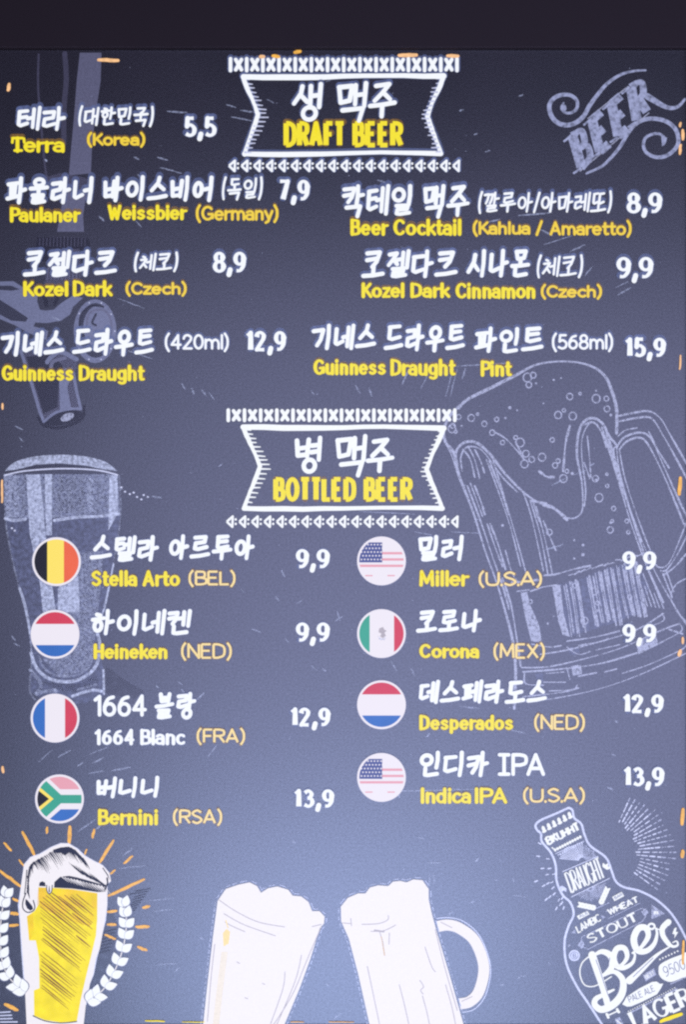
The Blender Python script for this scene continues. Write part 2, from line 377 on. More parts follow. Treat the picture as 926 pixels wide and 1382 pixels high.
def hangul(mb, s, x0, y0, x1, y1, wt, layer=6, hw=4.0, hup=None, key='white', halo='halo', slope=0.0):
    """each character of s gets an equal share of x0..x1; spaces and brackets are narrower"""
    if hup is None: hup = 3.0 if y0 < 300 else 2.0 if y0 < 520 else .3
    if y0 > 560: hw = min(hw, 2.0)
    ws = [.55 if c == ' ' else .34 if c in '()' else .4 if c == '/' else 1 for c in s]
    unit = (x1-x0)/sum(ws); x = x0
    for c, q in zip(s, ws):
        cw = unit*q
        if c == ' ': x += cw; continue
        if c == '(': strokes = [catmull([(.75, -.06), (.3, .3), (.3, .75), (.8, 1.08)])]
        elif c == ')': strokes = [catmull([(.25, -.06), (.7, .3), (.7, .75), (.2, 1.08)])]
        elif c == '/': strokes = [[(.95, 0), (.05, 1.05)]]
        else: strokes = syllable(c)
        gap = wt*.55 if len(s) > 1 else 0
        bx0, bx1 = x+wt*.5+gap*.0, x+cw-wt*.5-gap*.45
        by0, by1 = y0+wt*.5, y1-wt*.5
        ro = random.uniform(-.015, .015); dy = random.uniform(-.5, .5)
        for t in strokes:
            pts = []
            for u, v in t:
                px_ = bx0+(bx1-bx0)*u-(v-.5)*2.6; py_ = by0+(by1-by0)*v+dy+ro*(bx1-bx0)*(u-.5)+slope*(bx0-x0)
                pts.append((px_, py_))
            r0 = random.uniform(.97, 1.08); r1 = random.uniform(.88, 1.03)
            tp = (lambda a, b: (lambda t_: a+(b-a)*t_))(r0, r1)
            if halo and hw > 0: mb.stroke([(a, b-hup) for a, b in pts], wt+hw, halo, layer-1)
            mb.stroke(pts, wt, key, layer, taper=tp)
        x += cw

# ------------------------------------------------------------------ the board itself
root = bpy.data.objects.new('menu_board', None); COL.objects.link(root)
root.location = (0, 0, -0.46)
root['label'] = 'backlit blackboard style beer menu screen with white Korean and yellow English lettering'
root['category'] = 'menu board'
def part(mb, name, parent=root, label=None):
    o = mb.build(name, parent, label)
    if parent is root: o.matrix_parent_inverse.identity(); o.location = (0, 0, .46)
    return o
def box(bm, x0, x1, y0, y1, z0, z1):
    vs = [bm.verts.new((x, y, z)) for x in (x0, x1) for y in (y0, y1) for z in (z0, z1)]
    for f in ((0, 1, 3, 2), (4, 6, 7, 5), (0, 4, 5, 1), (2, 3, 7, 6), (0, 2, 6, 4), (1, 5, 7, 3)): bm.faces.new([vs[i] for i in f])
def bmobj(name, bm, mats, label=None, bevel=0):
    bmesh.ops.recalc_face_normals(bm, faces=bm.faces)
    if bevel: bmesh.ops.bevel(bm, geom=list(bm.edges), offset=bevel, segments=3, affect='EDGES', profile=.6)
    me = bpy.data.meshes.new(name); bm.to_mesh(me); bm.free()
    for k in mats: me.materials.append(M[k])
    o = bpy.data.objects.new(name, me); COL.objects.link(o); o.parent = root; o.location = (0, 0, .46)
    if label: o['label'] = label
    return o
X = lambda px_: (px_-463)*S
Z = lambda py_: (691-py_)*S
FX0, FX1, FY0, FY1 = -2.5, 928.5, 68, 1384.5           # the frame's inner edge
bm = bmesh.new(); box(bm, X(FX0-8), X(FX1+8), 0, .018, Z(FY1+8), Z(FY0-8))
bmobj('screen', bm, ['board'])
bm = bmesh.new(); box(bm, X(-70), X(996), .0185, .045, Z(1450), Z(-60))
bmobj('rear_housing', bm, ['back'], bevel=.004)
for nm, a in (('frame_rail', (-80, 1006, -70, FY0)), ('frame_rail', (-80, 1006, FY1, 1460)),
              ('frame_stile', (-80, FX0, FY0+.5, FY1-.5)), ('frame_stile', (FX1, 1006, FY0+.5, FY1-.5))):
    bm = bmesh.new(); box(bm, X(a[0]), X(a[1]), -.0065, .018, Z(a[3]), Z(a[2])); bmobj(nm, bm, ['bezel'], bevel=.0015)

# ------------------------------------------------------------------ chalk drawings behind the writing
def tap_drawing():
    m = MB(); c = crop(0, 60, 4.026); e = crop(0, 300, 4.026)
    m.poly(c((432, 45), (550, 45), (545, 200), (525, 330), (500, 520), (492, 700), (372, 712), (385, 560), (400, 400), (415, 200)), 'slate', 1)
    m.stroke(c((208, 55), (205, 220), (220, 420), (238, 620), (252, 720)), 3, 'slatedim', 1, smooth=True)
    m.stroke(c((350, 50), (358, 190), (346, 350), (345, 540)), 7, 'slatedim', 1, smooth=True)
    m.poly(c((250, 720), (320, 700), (420, 715), (500, 735), (500, 790), (420, 800), (262, 790)), 'slatedim', 1)
    m.poly(c((345, 800), (470, 800), (450, 930), (455, 1018), (308, 1018), (330, 900)), 'slate', 2)
    m.poly(c((200, 1050), (480, 1050), (490, 1110), (470, 1180), (215, 1180), (190, 1110)), 'dark', 1)
    for i in range(14): m.stroke(e((215+i*19, 80+abs(i-7)*1.2), (213+i*19, 135-abs(i-7)*1.5)), 1.3, 'slatedim', 2)
    m.poly(e((270, 145), (430, 145), (440, 300), (400, 345), (240, 345), (255, 240)), 'slatedim', 1)
    for i in range(9): m.stroke(e((262+i*19, 250), (255+i*20, 310)), 1.3, 'slate', 2)
    m.poly(e((-5, 322), (70, 320), (110, 345), (150, 375), (205, 385), (200, 430), (215, 475), (245, 480), (290, 475), (330, 440), (390, 400), (450, 410), (395, 460), (380, 500), (330, 535), (250, 548), (190, 545),
             (180, 565), (260, 590), (250, 640), (150, 600), (80, 560), (-5, 525)), 'slatelight', 1)
    m.poly(e((-5, 420), (60, 460), (150, 520), (140, 540), (60, 535), (-5, 500)), 'dark', 2)
    m.poly(e((-5, 345), (60, 345), (105, 365), (60, 372), (-5, 368)), 'dark', 2)
    m.poly(e((230, 400), (250, 395), (262, 455), (240, 460)), 'dark', 2); m.poly(e((300, 400), (325, 400), (300, 455), (285, 450)), 'dark', 2)
    m.ellipse(128, 447, 29, 43, 'slatelight', 2); m.ellipse(129, 446, 23.5, 37, 'dark', 2); m.ellipse(134, 441, 22, 29, 'slatelight', 2)
    m.stroke(e((430, 560), (440, 500), (490, 455), (560, 460)), 2.5, 'dark', 3, smooth=True)
    m.stroke(e((470, 560), (480, 500), (530, 475), (580, 490), (605, 560), (590, 640), (560, 690)), 3, 'slate', 3, smooth=True)
    m.stroke(e((520, 560), (500, 545), (520, 500)), 3, 'dark', 3, smooth=True)
    for i in range(30):
        a = i*.21; m.ellipse(128+26.5*math.cos(a), 447+40*math.sin(a), 1, 1, 'chalkbright' if i % 3 == 0 else 'slate', 3, n=8)
    # spout
    m.poly(e((120, 720), (235, 1085), (330, 1030), (440, 1015), (400, 860), (420, 750), (330, 680), (200, 660)), 'slatedim', 1)
    m.poly(e((140, 730), (235, 1040), (310, 1005), (320, 860), (340, 780), (280, 720)), 'dark', 2)
    m.stroke(e((112, 700), (165, 860), (215, 1030), (238, 1085)), 4.2, 'slatelight', 2)
    m.stroke(e((238, 1082), (300, 1035), (375, 1015), (438, 1014)), 3.6, 'slatelight', 3, smooth=True)
    m.stroke(e((398, 820), (415, 920), (438, 1014)), 4, 'slatelight', 3)
    m.poly(e((318, 800), (395, 790), (365, 900), (385, 1010), (325, 1022)), 'slatelight', 3)
    m.stroke(e((255, 760), (280, 730), (330, 705), (415, 745)), 6, 'slatelight', 2, smooth=True)
    m.stroke(e((275, 790), (290, 755), (350, 738)), 5, 'slate', 3, smooth=True)
    m.ellipse(84, 564, 27, 9, 'dark', 2, rot=-.2); m.ellipse(90.5, 563, 9.5, 5, 'chalk', 3, rot=-.4)
    m.stroke(e((205, 1060), (240, 1105), (330, 1115), (440, 1070), (455, 1000)), 4, 'dark', 2, smooth=True)
    part(m, 'beer_tap_drawing')
tap_drawing()

def emblem():
    m = MB(); tp = lambda t: .55+.75*math.sin(math.pi*min(1, t*1.02))
    m.stroke([(761, 139), (758, 146), (763, 152), (772, 152), (779, 146), (779, 136), (771, 129), (760, 128), (749, 132), (742, 142), (744, 155), (752, 165), (764, 169), (777, 166), (788, 157), (796, 143), (807, 128), (820, 113), (838, 101), (856, 96), (872, 95)], 4.2, 'emblem', 2, smooth=True, taper=lambda t: .6+.9*math.sin(math.pi*t**.9))
    m.ellipse(761, 146, 4, 5, 'emblem', 2)
    m.stroke([(896, 195), (898, 187), (891, 181), (882, 181), (872, 186), (869, 196), (873, 206), (885, 212), (898, 211), (909, 204), (916, 193), (914, 178), (905, 167), (890, 161), (872, 161), (858, 168), (848, 180), (838, 197), (826, 212), (812, 225), (792, 234)], 4.4, 'emblem', 2, smooth=True, taper=lambda t: .7+.6*math.sin(math.pi*t))
    m.poly([(893, 182), (901, 186), (899, 194), (894, 198)], 'emblem', 2)
    m.stroke([(874, 130), (884, 136), (896, 143), (907, 146), (917, 143), (925, 134)], 8, 'emblem', 2, smooth=True, taper=lambda t: 1.1-.7*t)
    def mp(x, y):           # the word climbs to the right, letters leaning
        u = x/100; v = (100-y)/100
        return (781+97*u-13*v*(1-u)-7*v*u, 231-82*u-45*v-3*v*u)
    latin(m, 'BEER', 0, 0, 100, 100, 9.5, 'emblem', 3, aniso=.3, flare=.5, sp=4, amap=mp)
    for q in (.0, .26, .51, .76):
        a = mp(q*100-2, 100); b = mp(q*100-2, 0)
        m.stroke([(b[0]-4, b[1]+3), b, (b[0]+5, b[1]-5)], 3, 'emblem', 3); m.stroke([(a[0]-4, a[1]+1), (a[0]+5, a[1]-5)], 3, 'emblem', 3)
    m.stroke([mp(2, 104), mp(98, 104)], 1.4, 'chalk', 2); m.stroke([mp(26, -8), mp(78, -6)], 1.4, 'chalk', 2)
    part(m, 'scrolled_lettering_drawing')
emblem()

def mug_drawing():
    m = MB(); c = crop(560, 470, 2.53); K = 'chalk'
    def l(w_, *p): m.stroke(c(*p), 1.1*w_/2.53, K, 1+(m.k % 2)*.4, smooth=True, taper=lambda t: .8+.25*math.sin(9*t))
    l(10, (150, 205), (180, 175), (250, 140), (340, 95), (420, 55), (520, 45), (600, 60), (650, 95), (675, 150), (690, 210), (690, 290))
    l(9, (155, 195), (125, 225), (100, 275), (105, 320), (135, 360), (150, 430), (165, 470), (200, 560), (240, 690), (280, 800), (310, 900), (335, 1000), (345, 1100), (340, 1230))
    l(6, (95, 300), (120, 350), (138, 400), (152, 440)); l(6, (180, 470), (225, 590), (262, 700), (300, 810), (322, 890))
    l(8, (150, 430), (140, 390), (145, 345), (175, 320), (215, 325), (260, 365), (310, 430), (370, 490), (420, 525), (470, 545), (510, 575), (545, 580), (570, 560), (575, 520), (570, 450), (555, 370), (558, 300), (575, 255), (605, 238), (640, 255), (665, 300), (690, 330))
    l(5, (162, 420), (158, 370), (178, 338), (220, 342), (255, 378), (300, 440), (350, 490))
    l(5, (580, 540), (584, 480), (572, 380), (572, 310), (592, 262), (615, 256), (640, 290), (655, 340))
    for a in (((165, 345), (190, 380), (205, 440)), ((182, 335), (205, 380), (222, 445)), ((205, 345), (225, 385), (238, 425)), ((205, 470), (225, 520), (240, 568)), ((190, 460), (212, 520), (232, 575)),
              ((245, 380), (290, 500), (330, 620), (362, 745)), ((255, 385), (300, 500), (322, 570)), ((268, 382), (310, 520), (345, 640), (380, 765)), ((248, 600), (275, 680), (300, 745)), ((258, 600), (285, 670), (310, 755)),
              ((310, 690), (330, 760), (355, 805)), ((300, 785), (330, 880), (350, 1000), (362, 1085)), ((370, 490), (400, 580), (440, 760)), ((395, 520), (430, 640), (455, 770)), ((415, 540), (445, 650), (470, 770)), ((440, 590), (460, 640), (482, 690)), ((405, 525), (425, 590)),
              ((590, 300), (598, 380), (602, 442)), ((578, 390), (590, 420), (598, 445)), ((580, 262), (605, 250), (625, 262)), ((640, 270), (690, 430), (740, 600), (800, 760), (850, 868)), ((655, 290), (700, 450), (750, 600), (790, 720)),
              ((690, 330), (700, 420), (740, 560), (790, 690), (830, 780), (900, 900), (930, 945)), ((665, 310), (690, 400), (725, 520), (775, 660)), ((700, 350), (720, 450), (770, 600), (805, 690)), ((780, 770), (820, 870)), ((800, 760), (842, 862)),
              ((695, 232), (740, 222), (800, 215), (840, 240), (870, 290), (930, 395)), ((698, 250), (760, 238), (810, 240), (850, 300), (890, 370), (930, 445)), ((695, 300), (720, 280), (760, 272)), ((690, 340), (715, 305), (770, 288), (808, 310), (850, 400), (890, 490), (930, 575)),
              ((700, 345), (725, 318), (765, 305), (795, 325), (840, 410), (880, 500), (920, 600)), ((800, 285), (830, 345), (870, 410)), ((690, 335), (680, 350), (695, 420)), ((930, 590), (905, 655), (868, 735), (835, 748), (815, 725)), ((930, 640), (900, 700), (862, 755), (840, 760)),
              ((930, 700), (890, 745), (850, 775)), ((930, 785), (892, 808), (876, 850), (898, 900), (930, 935)), ((848, 770), (880, 850)), ((860, 760), (885, 830))):
        l(random.choice((4.5, 5.5, 6.5)), *a)
    l(11, (440, 535), (480, 548), (520, 585)); l(8, (395, 520), (450, 530))
    for i in range(13):
        x = 530+i*20; l(random.choice((4, 5, 6)), (x-4, 775-(x-530)*.30+random.uniform(-5, 5)), (x+12, 770-(x-530)*.29+random.uniform(-5, 5)))
    l(6, (440, 775), (480, 772), (540, 755), (600, 742)); l(5, (395, 830), (440, 815), (490, 808)); l(5, (350, 830), (390, 825)); l(7, (330, 800), (380, 795), (430, 790))
    m.poly(c((470, 812), (560, 790), (660, 750), (760, 725), (800, 820), (775, 905), (660, 945), (530, 985)), 'smear', 1)
    m.poly(c((362, 835), (385, 832), (392, 870), (425, 945), (435, 1005), (398, 1000), (378, 920)), 'chalk', 1.5)
    m.poly(c((470, 812), (498, 808), (508, 900), (530, 985), (505, 978), (490, 930)), 'chalk', 1.5)
    for i in range(13):
        x = 510+i*20
        if i in (3,): continue
        for k in range(2):
            t = 805-i*6.5+random.uniform(-6, 6); xx = x+k*7
            l(random.choice((3.5, 5, 8)), (xx, t), (xx+14, t+80), (xx+26+i*.8, 985-i*6+random.uniform(-25, 8)))
    for i in range(5): l(4, (770+i*16, 800+i*12), (795+i*14, 880+i*2))
    for a in (((400, 1010), (460, 1020), (500, 1015)), ((430, 1045), (520, 1030), (640, 1000), (760, 960), (850, 905)), ((520, 1000), (620, 985), (700, 965)), ((560, 1015), (640, 1000), (660, 990)), ((520, 1020), (560, 1045), (600, 1035)),
              ((365, 1090), (450, 1088), (560, 1065), (700, 1025), (850, 960), (905, 940)), ((370, 1105), (500, 1095), (640, 1075), (760, 1040)), ((375, 1110), (380, 1145), (440, 1150)), ((520, 1090), (530, 1130)), ((450, 1110), (510, 1105)), ((440, 1140), (515, 1140)),
              ((345, 1208), (480, 1195), (640, 1160), (780, 1110), (930, 1040)), ((370, 1190), (500, 1175), (560, 1160)), ((460, 1170), (540, 1165), (555, 1150)), ((710, 1110), (800, 1080), (910, 1030), (930, 1010)), ((650, 1105), (690, 1095)), ((560, 1120), (620, 1108)), ((845, 905), (850, 930), (790, 955)),
              ((905, 940), (912, 965), (850, 1000), (830, 1010)), ((620, 1030), (700, 1012)), ((870, 960), (915, 975))): l(random.choice((4, 5, 6)), *a)
    m.poly(c((525, 1022), (560, 1018), (566, 1045), (530, 1048)), 'smear', 1.5); m.poly(c((535, 1085), (568, 1080), (572, 1112), (540, 1118)), 'chalk', 1.5)
    m.poly(c((755, 1000), (825, 975), (832, 1012), (765, 1045)), 'chalk', 1.5); m.poly(c((412, 1110), (440, 1108), (440, 1148), (418, 1148)), 'smear', 1.5)
    for x, y, r in ((385, 100, 18), (405, 92, 12), (390, 125, 12), (530, 165, 13), (565, 155, 5), (620, 172, 17), (655, 172, 10), (657, 207, 12), (490, 228, 15), (510, 212, 7), (540, 232, 16), (193, 238, 14), (215, 225, 5), (238, 258, 11), (280, 243, 9), (325, 203, 4), (265, 288, 11), (300, 322, 9), (470, 313, 9),
                    (360, 322, 18), (345, 305, 8), (380, 360, 14), (375, 395, 16), (400, 380, 12), (435, 372, 16), (490, 385, 9), (480, 400, 11), (508, 445, 16), (520, 420, 8), (618, 445, 13), (657, 430, 5), (658, 470, 7), (630, 510, 17), (680, 547, 9), (668, 620, 13), (730, 628, 7), (725, 590, 8), (675, 590, 6), (460, 628, 12),
                    (548, 810, 10), (580, 930, 15), (615, 830, 14), (625, 870, 8), (735, 850, 9), (395, 865, 8), (127, 275, 16), (150, 235, 10), (130, 265, 10), (140, 285, 6)):
        q = c((x, y))[0]; m.ring(q[0], q[1], r/2.53*.8, r/2.53*.85, 1.7, K, 1.6, n=12)
    for x, y, r in ((415, 120, 4), (475, 108, 4), (500, 102, 3), (620, 145, 4), (670, 228, 5), (440, 188, 3), (350, 212, 3), (538, 428, 6), (545, 655, 4), (575, 672, 5), (575, 705, 6), (545, 718, 4), (620, 450, 5), (160, 265, 4), (310, 238, 4), (455, 940, 4), (475, 915, 3), (300, 605, 5), (670, 595, 5), (625, 895, 5)):
        q = c((x, y))[0]; m.ellipse(q[0], q[1], r/2.53, r/2.53, K, 1.6, n=9)
    l(5, (270, 285), (310, 308), (350, 350), (375, 380)); l(9, (425, 420), (450, 438), (475, 440)); l(8, (530, 265), (515, 330), (508, 420)); l(6, (345, 320), (365, 360))
    part(m, 'beer_mug_drawing', label='large faint chalk outline of a beer mug behind the right column')
mug_drawing()

def pint_drawing():
    m = MB(); c = crop(0, 580, 3.087)
    top = [(18, 172), (60, 135), (140, 112), (250, 104), (360, 112), (440, 135), (488, 172)]
    m.poly(c(*(catmull(top)+[(430, 165), (360, 150), (250, 140), (150, 145), (70, 165)])), 'speckhi', 1)
    m.poly(c((70, 165), (150, 145), (250, 140), (360, 150), (440, 168), (360, 160), (250, 158), (130, 168)), 'darksoft', 1)
    m.stroke(c((18, 190), (100, 172), (250, 162), (400, 168), (488, 188)), 2, 'chalkbright', 2, smooth=True)
    body = [(16, 185), (488, 185), (500, 350), (480, 500), (455, 630), (425, 770), (410, 900), (430, 1000), (432, 1110), (350, 1140), (200, 1140), (125, 1090), (130, 950), (118, 820), (90, 700), (52, 550), (22, 380)]
    m.poly(c(*body), 'smear', 1)
    m.poly(c((16, 185), (488, 185), (500, 355), (400, 350), (220, 375), (100, 370), (20, 378)), 'speck', 1.4)
    m.poly(c((20, 190), (75, 188), (80, 360), (24, 370)), 'speck', 1.6)
    m.poly(c((108, 188), (165, 186), (188, 430), (215, 640), (235, 780), (180, 790), (165, 640), (122, 430)), 'speckhi', 1.8)
    m.poly(c((185, 186), (215, 186), (215, 440), (190, 440)), 'speckhi', 1.8)
    m.poly(c((362, 200), (395, 200), (385, 340), (360, 345)), 'speck', 1.8); m.poly(c((455, 190), (488, 190), (490, 350), (450, 420)), 'speckhi', 1.8)
    m.poly(c((235, 200), (350, 200), (350, 340), (240, 350)), 'darksoft', 1.2)
    m.poly(c((322, 510), (430, 505), (415, 690), (395, 850), (370, 1000), (250, 1030), (180, 960), (200, 800), (250, 690)), 'speck', 1.8)
    m.poly(c((240, 660), (320, 560), (330, 700), (330, 760), (240, 760)), 'speckhi', 1.9)
    for a, w_, k in ((((16, 185), (22, 380), (52, 550), (90, 700), (118, 820), (130, 950), (122, 1080), (145, 1125)), 2.2, 'speck'), (((495, 190), (502, 350), (478, 520), (445, 680), (425, 770)), 1.8, 'speck'), (((80, 660), (105, 740), (125, 850)), 3.5, 'speckhi'), (((472, 560), (440, 720), (425, 770)), 2.5, 'speckhi'),
                     (((128, 930), (150, 990), (200, 1035), (280, 1050), (350, 1030), (400, 980), (415, 900), (405, 850)), 4.5, 'speckhi'), (((160, 940), (185, 995), (240, 1025), (320, 1022), (375, 980), (385, 910)), 3, 'speck'), (((125, 1000), (170, 1060), (150, 1100)), 5, 'speck'), (((430, 1000), (432, 1100)), 3, 'speckhi'), (((150, 1100), (230, 1085), (200, 1130)), 5, 'speck'),
                     (((300, 1110), (380, 1085), (425, 1090)), 4, 'speckhi'), (((320, 1085), (400, 1060)), 3, 'speck'), (((20, 370), (60, 378), (105, 372)), 4, 'speckhi'), (((225, 378), (320, 365), (420, 360), (495, 352)), 4, 'speckhi')):
        m.stroke(c(*a), w_, k, 2.2, smooth=True)
    m.poly(c((440, 985), (500, 1030), (600, 1090), (560, 1120), (440, 1100)), 'darksoft', 1); m.poly(c((180, 1050), (250, 1060), (340, 1055), (400, 1020), (410, 1060), (320, 1090), (240, 1085)), 'darksoft', 1.9)
    for x, y in ((505, 240), (540, 268), (556, 262), (570, 280), (588, 290), (615, 280), (598, 272), (48, 410), (60, 420), (150, 560), (520, 258)): q = c((x, y))[0]; m.ellipse(q[0], q[1], 1.6, 1.3, 'chalkbright', 2.4, n=8)
    part(m, 'pint_glass_drawing')
pint_drawing()

def leaf(m, x, y, ang, ln, wd, key, layer):
    pts = [(t*ln, wd*math.sin(math.pi*t**.8)) for t in [i/7 for i in range(8)]]+[(t*ln, -wd*math.sin(math.pi*t**.8)) for t in [i/7 for i in range(6, 0, -1)]]
    ca, sa = math.cos(ang), math.sin(ang)
    m.poly([(x+a*ca-b*sa, y+a*sa+b*ca) for a, b in pts], key, layer)
def yellow_glass():
    c = crop(0, 1120, 4.63); m = MB()
    out = [(165, 1225), (152, 950), (138, 760), (124, 560), (117, 470), (132, 330), (150, 215), (190, 172), (250, 150), (320, 108), (380, 84), (430, 86), (480, 118), (520, 158), (580, 192), (640, 222), (682, 268), (692, 318), (668, 340), (668, 470), (655, 560), (640, 640), (622, 740), (598, 800), (582, 900), (560, 960), (535, 1090), (520, 1225)]
    m.poly(c(*out), 'warm', 3)
    m.stroke(c(*[(x+random.uniform(-4, 4), y) for x, y in out[1:-1]]), 1.6, 'chalkbright', 2.9)
    r = part(m, 'beer_glass_drawing', label='yellow beer glass drawing with wheat ears and orange rays')
    b = MB()
    b.poly(c((238, 358), (340, 362), (450, 370), (607, 395), (606, 560), (598, 660), (572, 770), (540, 900), (505, 1050), (478, 1195), (380, 1202), (280, 1188), (212, 1160), (210, 1002), (245, 988), (242, 800), (222, 690), (180, 690), (166, 540), (215, 505), (242, 460)), 'beer', 3.4)
    b.poly(c((238, 358), (340, 362), (450, 370), (607, 395), (606, 530), (560, 600), (400, 560), (230, 470)), 'beerdeep', 3.5)
    b.poly(c((166, 540), (205, 520), (210, 650), (180, 690)), 'beerdeep', 3.5)
    lim = lambda y: 604-max(0, (y-600))*.21
    for i in range(44):                                   # long parallel hatching strokes, broken here and there
        y0 = 150+i*23+random.uniform(-5, 5)
        if 690 < y0 < 735 or 985 < y0: continue
        x = 246+random.uniform(0, 22)
        while x < 600:
            ln = random.uniform(170, 380); pts = []
            for j in range(11):
                xx = x+ln*j/10; yy = y0+(xx-246)*.80+random.uniform(-1.5, 1.5)
                if xx > lim(yy)-10-max(0, yy-760)*.12 or yy > 1185: break
                if yy < 392: continue
                pts.append((xx, yy))
            if len(pts) > 3: b.stroke(c(*pts), random.choice((.9, 1.2, 1.5, 2.1)), 'brown', 3.7, taper=lambda t: 1.15-.9*abs(t-.4)*1.5)
            x += ln+random.uniform(6, 40)
            if random.random() < .2: break
    b.stroke(c((205, 1160), (280, 1192), (380, 1205), (478, 1196)), 1.4, 'ink', 3.8, smooth=True)
    part(b, 'beer', r)
    f = MB()
    f.poly(c((338, 325), (375, 292), (430, 286), (480, 296), (560, 318), (668, 350), (660, 385), (610, 388), (450, 366), (336, 360)), 'ink', 3.8)
    for k in range(15):                                   # light streaks through the shaded underside
        x = 385+k*19; y = 292+k*4.6; f.stroke(c((x, y), (x+44, y+36+k*.8)), random.choice((.9, 1.3, 1.8)), 'warm', 4, taper=lambda t: 1.3-1.1*t)
    f.poly(c((288, 322), (322, 318), (326, 360), (320, 392), (306, 402), (293, 390), (286, 355)), 'warm', 3.9)
    f.stroke(c((290, 345), (291, 378), (305, 398), (321, 384), (325, 345)), 1.3, 'ink', 4, smooth=True)
    f.stroke(c((306, 350), (306, 384)), 1.7, 'ink', 4, taper=lambda t: .4+.8*t)
    f.poly(c((242, 350), (246, 328), (262, 320), (280, 328), (284, 352)), 'ink', 3.7)
    f.stroke(c((160, 395), (142, 445), (142, 490), (170, 514), (205, 505), (216, 480), (206, 440)), 1.5, 'ink', 3.9, smooth=True)
    f.poly(c((158, 430), (172, 440), (200, 475), (206, 494), (188, 504), (168, 490), (156, 462)), 'ink', 3.8)
    f.poly(c((328, 124), (380, 108), (432, 106), (470, 124), (500, 158), (462, 150), (430, 140), (404, 160), (380, 142), (352, 146)), 'ink', 3.75)
    ctr = catmull([(168, 380), (168, 300), (178, 235), (205, 200), (255, 172), (320, 134), (380, 108), (432, 108), (476, 138), (512, 174)], 6)
    for k, (x, y) in enumerate(ctr):
        ln = random.uniform(45, 120) if x > 200 else random.uniform(30, 60)
        dx, dy = (.56, .83) if x > 200 else (.30, .95)
        f.stroke(c((x+3, y+4), (x+dx*ln*.5+2, y+dy*ln*.5-2), (x+dx*ln, y+dy*ln)), random.choice((1.2, 1.7, 2.3)), 'ink', 3.8, taper=lambda t: 1.25-1.1*t)
    for k in range(17):
        x = 660-k*9.5; y = 350-k*5; ln = random.uniform(60, 125)
        f.stroke(c((x, y), (x-.72*ln*.5, y-.62*ln*.5+3), (x-.72*ln, y-.62*ln)), random.choice((1.2, 1.7, 2.2)), 'ink', 3.8, taper=lambda t: 1.2-1.1*t)
    for k in range(5): f.stroke(c((642+k*7, 238+k*10), (676+k*2, 284+k*7)), 1.2, 'ink', 3.8, taper=lambda t: 1.2-t)
    f.stroke(c((668, 300), (672, 330), (655, 370)), 2.2, 'ink', 3.9); f.stroke(c((166, 250), (160, 330), (152, 400)), 1.3, 'ink', 3.9)
    part(f, 'foam_shading', r)
    def ear(spine, name_side):
        e = MB(); sp = catmull(c(*spine), 6)
        tot = len(sp)
        idx = [int(i*(tot-2)/9.0) for i in range(10)]
        for n_, i in reversed(list(enumerate(idx))):
            x, y = sp[i]; dx, dy = sp[i+1][0]-x, sp[i+1][1]-y; a = math.atan2(dy, dx)
            for sd in (-1, 1):
                e_l = 18.5-.25*n_
                leaf(e, x-math.cos(a)*.8, y-math.sin(a)*.8, a+sd*(.66 if n_ < 8 else .42), e_l+1.6, 6.6, 'leafedge', 3.2)
                leaf(e, x, y, a+sd*(.66 if n_ < 8 else .42), e_l, 5.7, 'white', 3.2)
        e.stroke(sp, 1.4, 'warm', 3)
        part(e, 'wheat_ear', r)
    ear([(545, 1075), (640, 1000), (705, 900), (755, 780), (782, 660), (788, 560), (775, 470)], 1)
    ear([(160, 1010), (70, 940), (20, 850), (2, 740), (0, 620), (12, 500), (35, 410)], -1)
    for x0, y0, x1, y1, w_ in ((140, 15, 215, 158, 24), (436, -20, 430, 84, 28), (708, 65, 622, 205, 22), (900, 308, 675, 412, 22), (-5, 255, 128, 352, 22), (25, 82, 66, 130, 18), (292, -14, 290, 18, 18), (588, -4, 576, 48, 20), (825, 165, 775, 210, 18), (118, 188, 148, 228, 13), (540, 120, 527, 155, 12), (716, 252, 690, 275, 14),
                               (62, 520, 112, 525, 24), (50, 600, 112, 592, 20), (80, 430, 115, 445, 18), (672, 512, 726, 505, 20), (672, 592, 724, 592, 20), (655, 655, 718, 682, 18), (852, 606, 930, 604, 24), (862, 732, 915, 752, 22), (892, 486, 930, 478, 22), (30, 1090, 106, 1126, 28)):
        y_ = MB(); a, b2 = c((x0, y0), (x1, y1)); n = 6
        y_.stroke([(a[0]+(b2[0]-a[0])*i/n+random.uniform(-.4, .4), a[1]+(b2[1]-a[1])*i/n+random.uniform(-.4, .4)) for i in range(n+1)], w_*.82/4.63, 'orange', 2.8, taper=lambda t: .75+.35*math.sin(3.1*t)+.08*math.sin(17*t))
        part(y_, 'orange_ray', r)
    d = MB()
    for i in range(12):
        y = 385+i*17; d.stroke(c((830+random.uniform(-15, 30)-i*6, y), (935-i*12, y-18)), 1.6, 'dark', 2.5)
    d.poly(c((640, 470), (700, 500), (735, 600), (720, 760), (670, 900), (580, 1010), (545, 1040), (580, 880), (630, 700)), 'darksoft', .6)
    part(d, 'hatching', r); d = MB()
    for i in range(7):
        y = 640+i*22; d.stroke(c((640-i*5, y), (720-i*6, y-20)), 1.5, 'dark', 2.5)
    part(d, 'hatching', r); d = MB()
    d.poly(c((75, 420), (118, 480), (135, 700), (150, 980), (100, 930), (60, 800), (40, 640)), 'darksoft', .6)
    d.poly(c((0, 870), (40, 960), (150, 1040), (160, 1215), (0, 1215)), 'darksoft', .6)
    for i in range(4): d.stroke(c((0, 1140+i*20), (60+random.uniform(0, 50), 1136+i*21)), 1.8, 'chalkbright', 2.6)
    part(d, 'hatching', r)
yellow_glass()

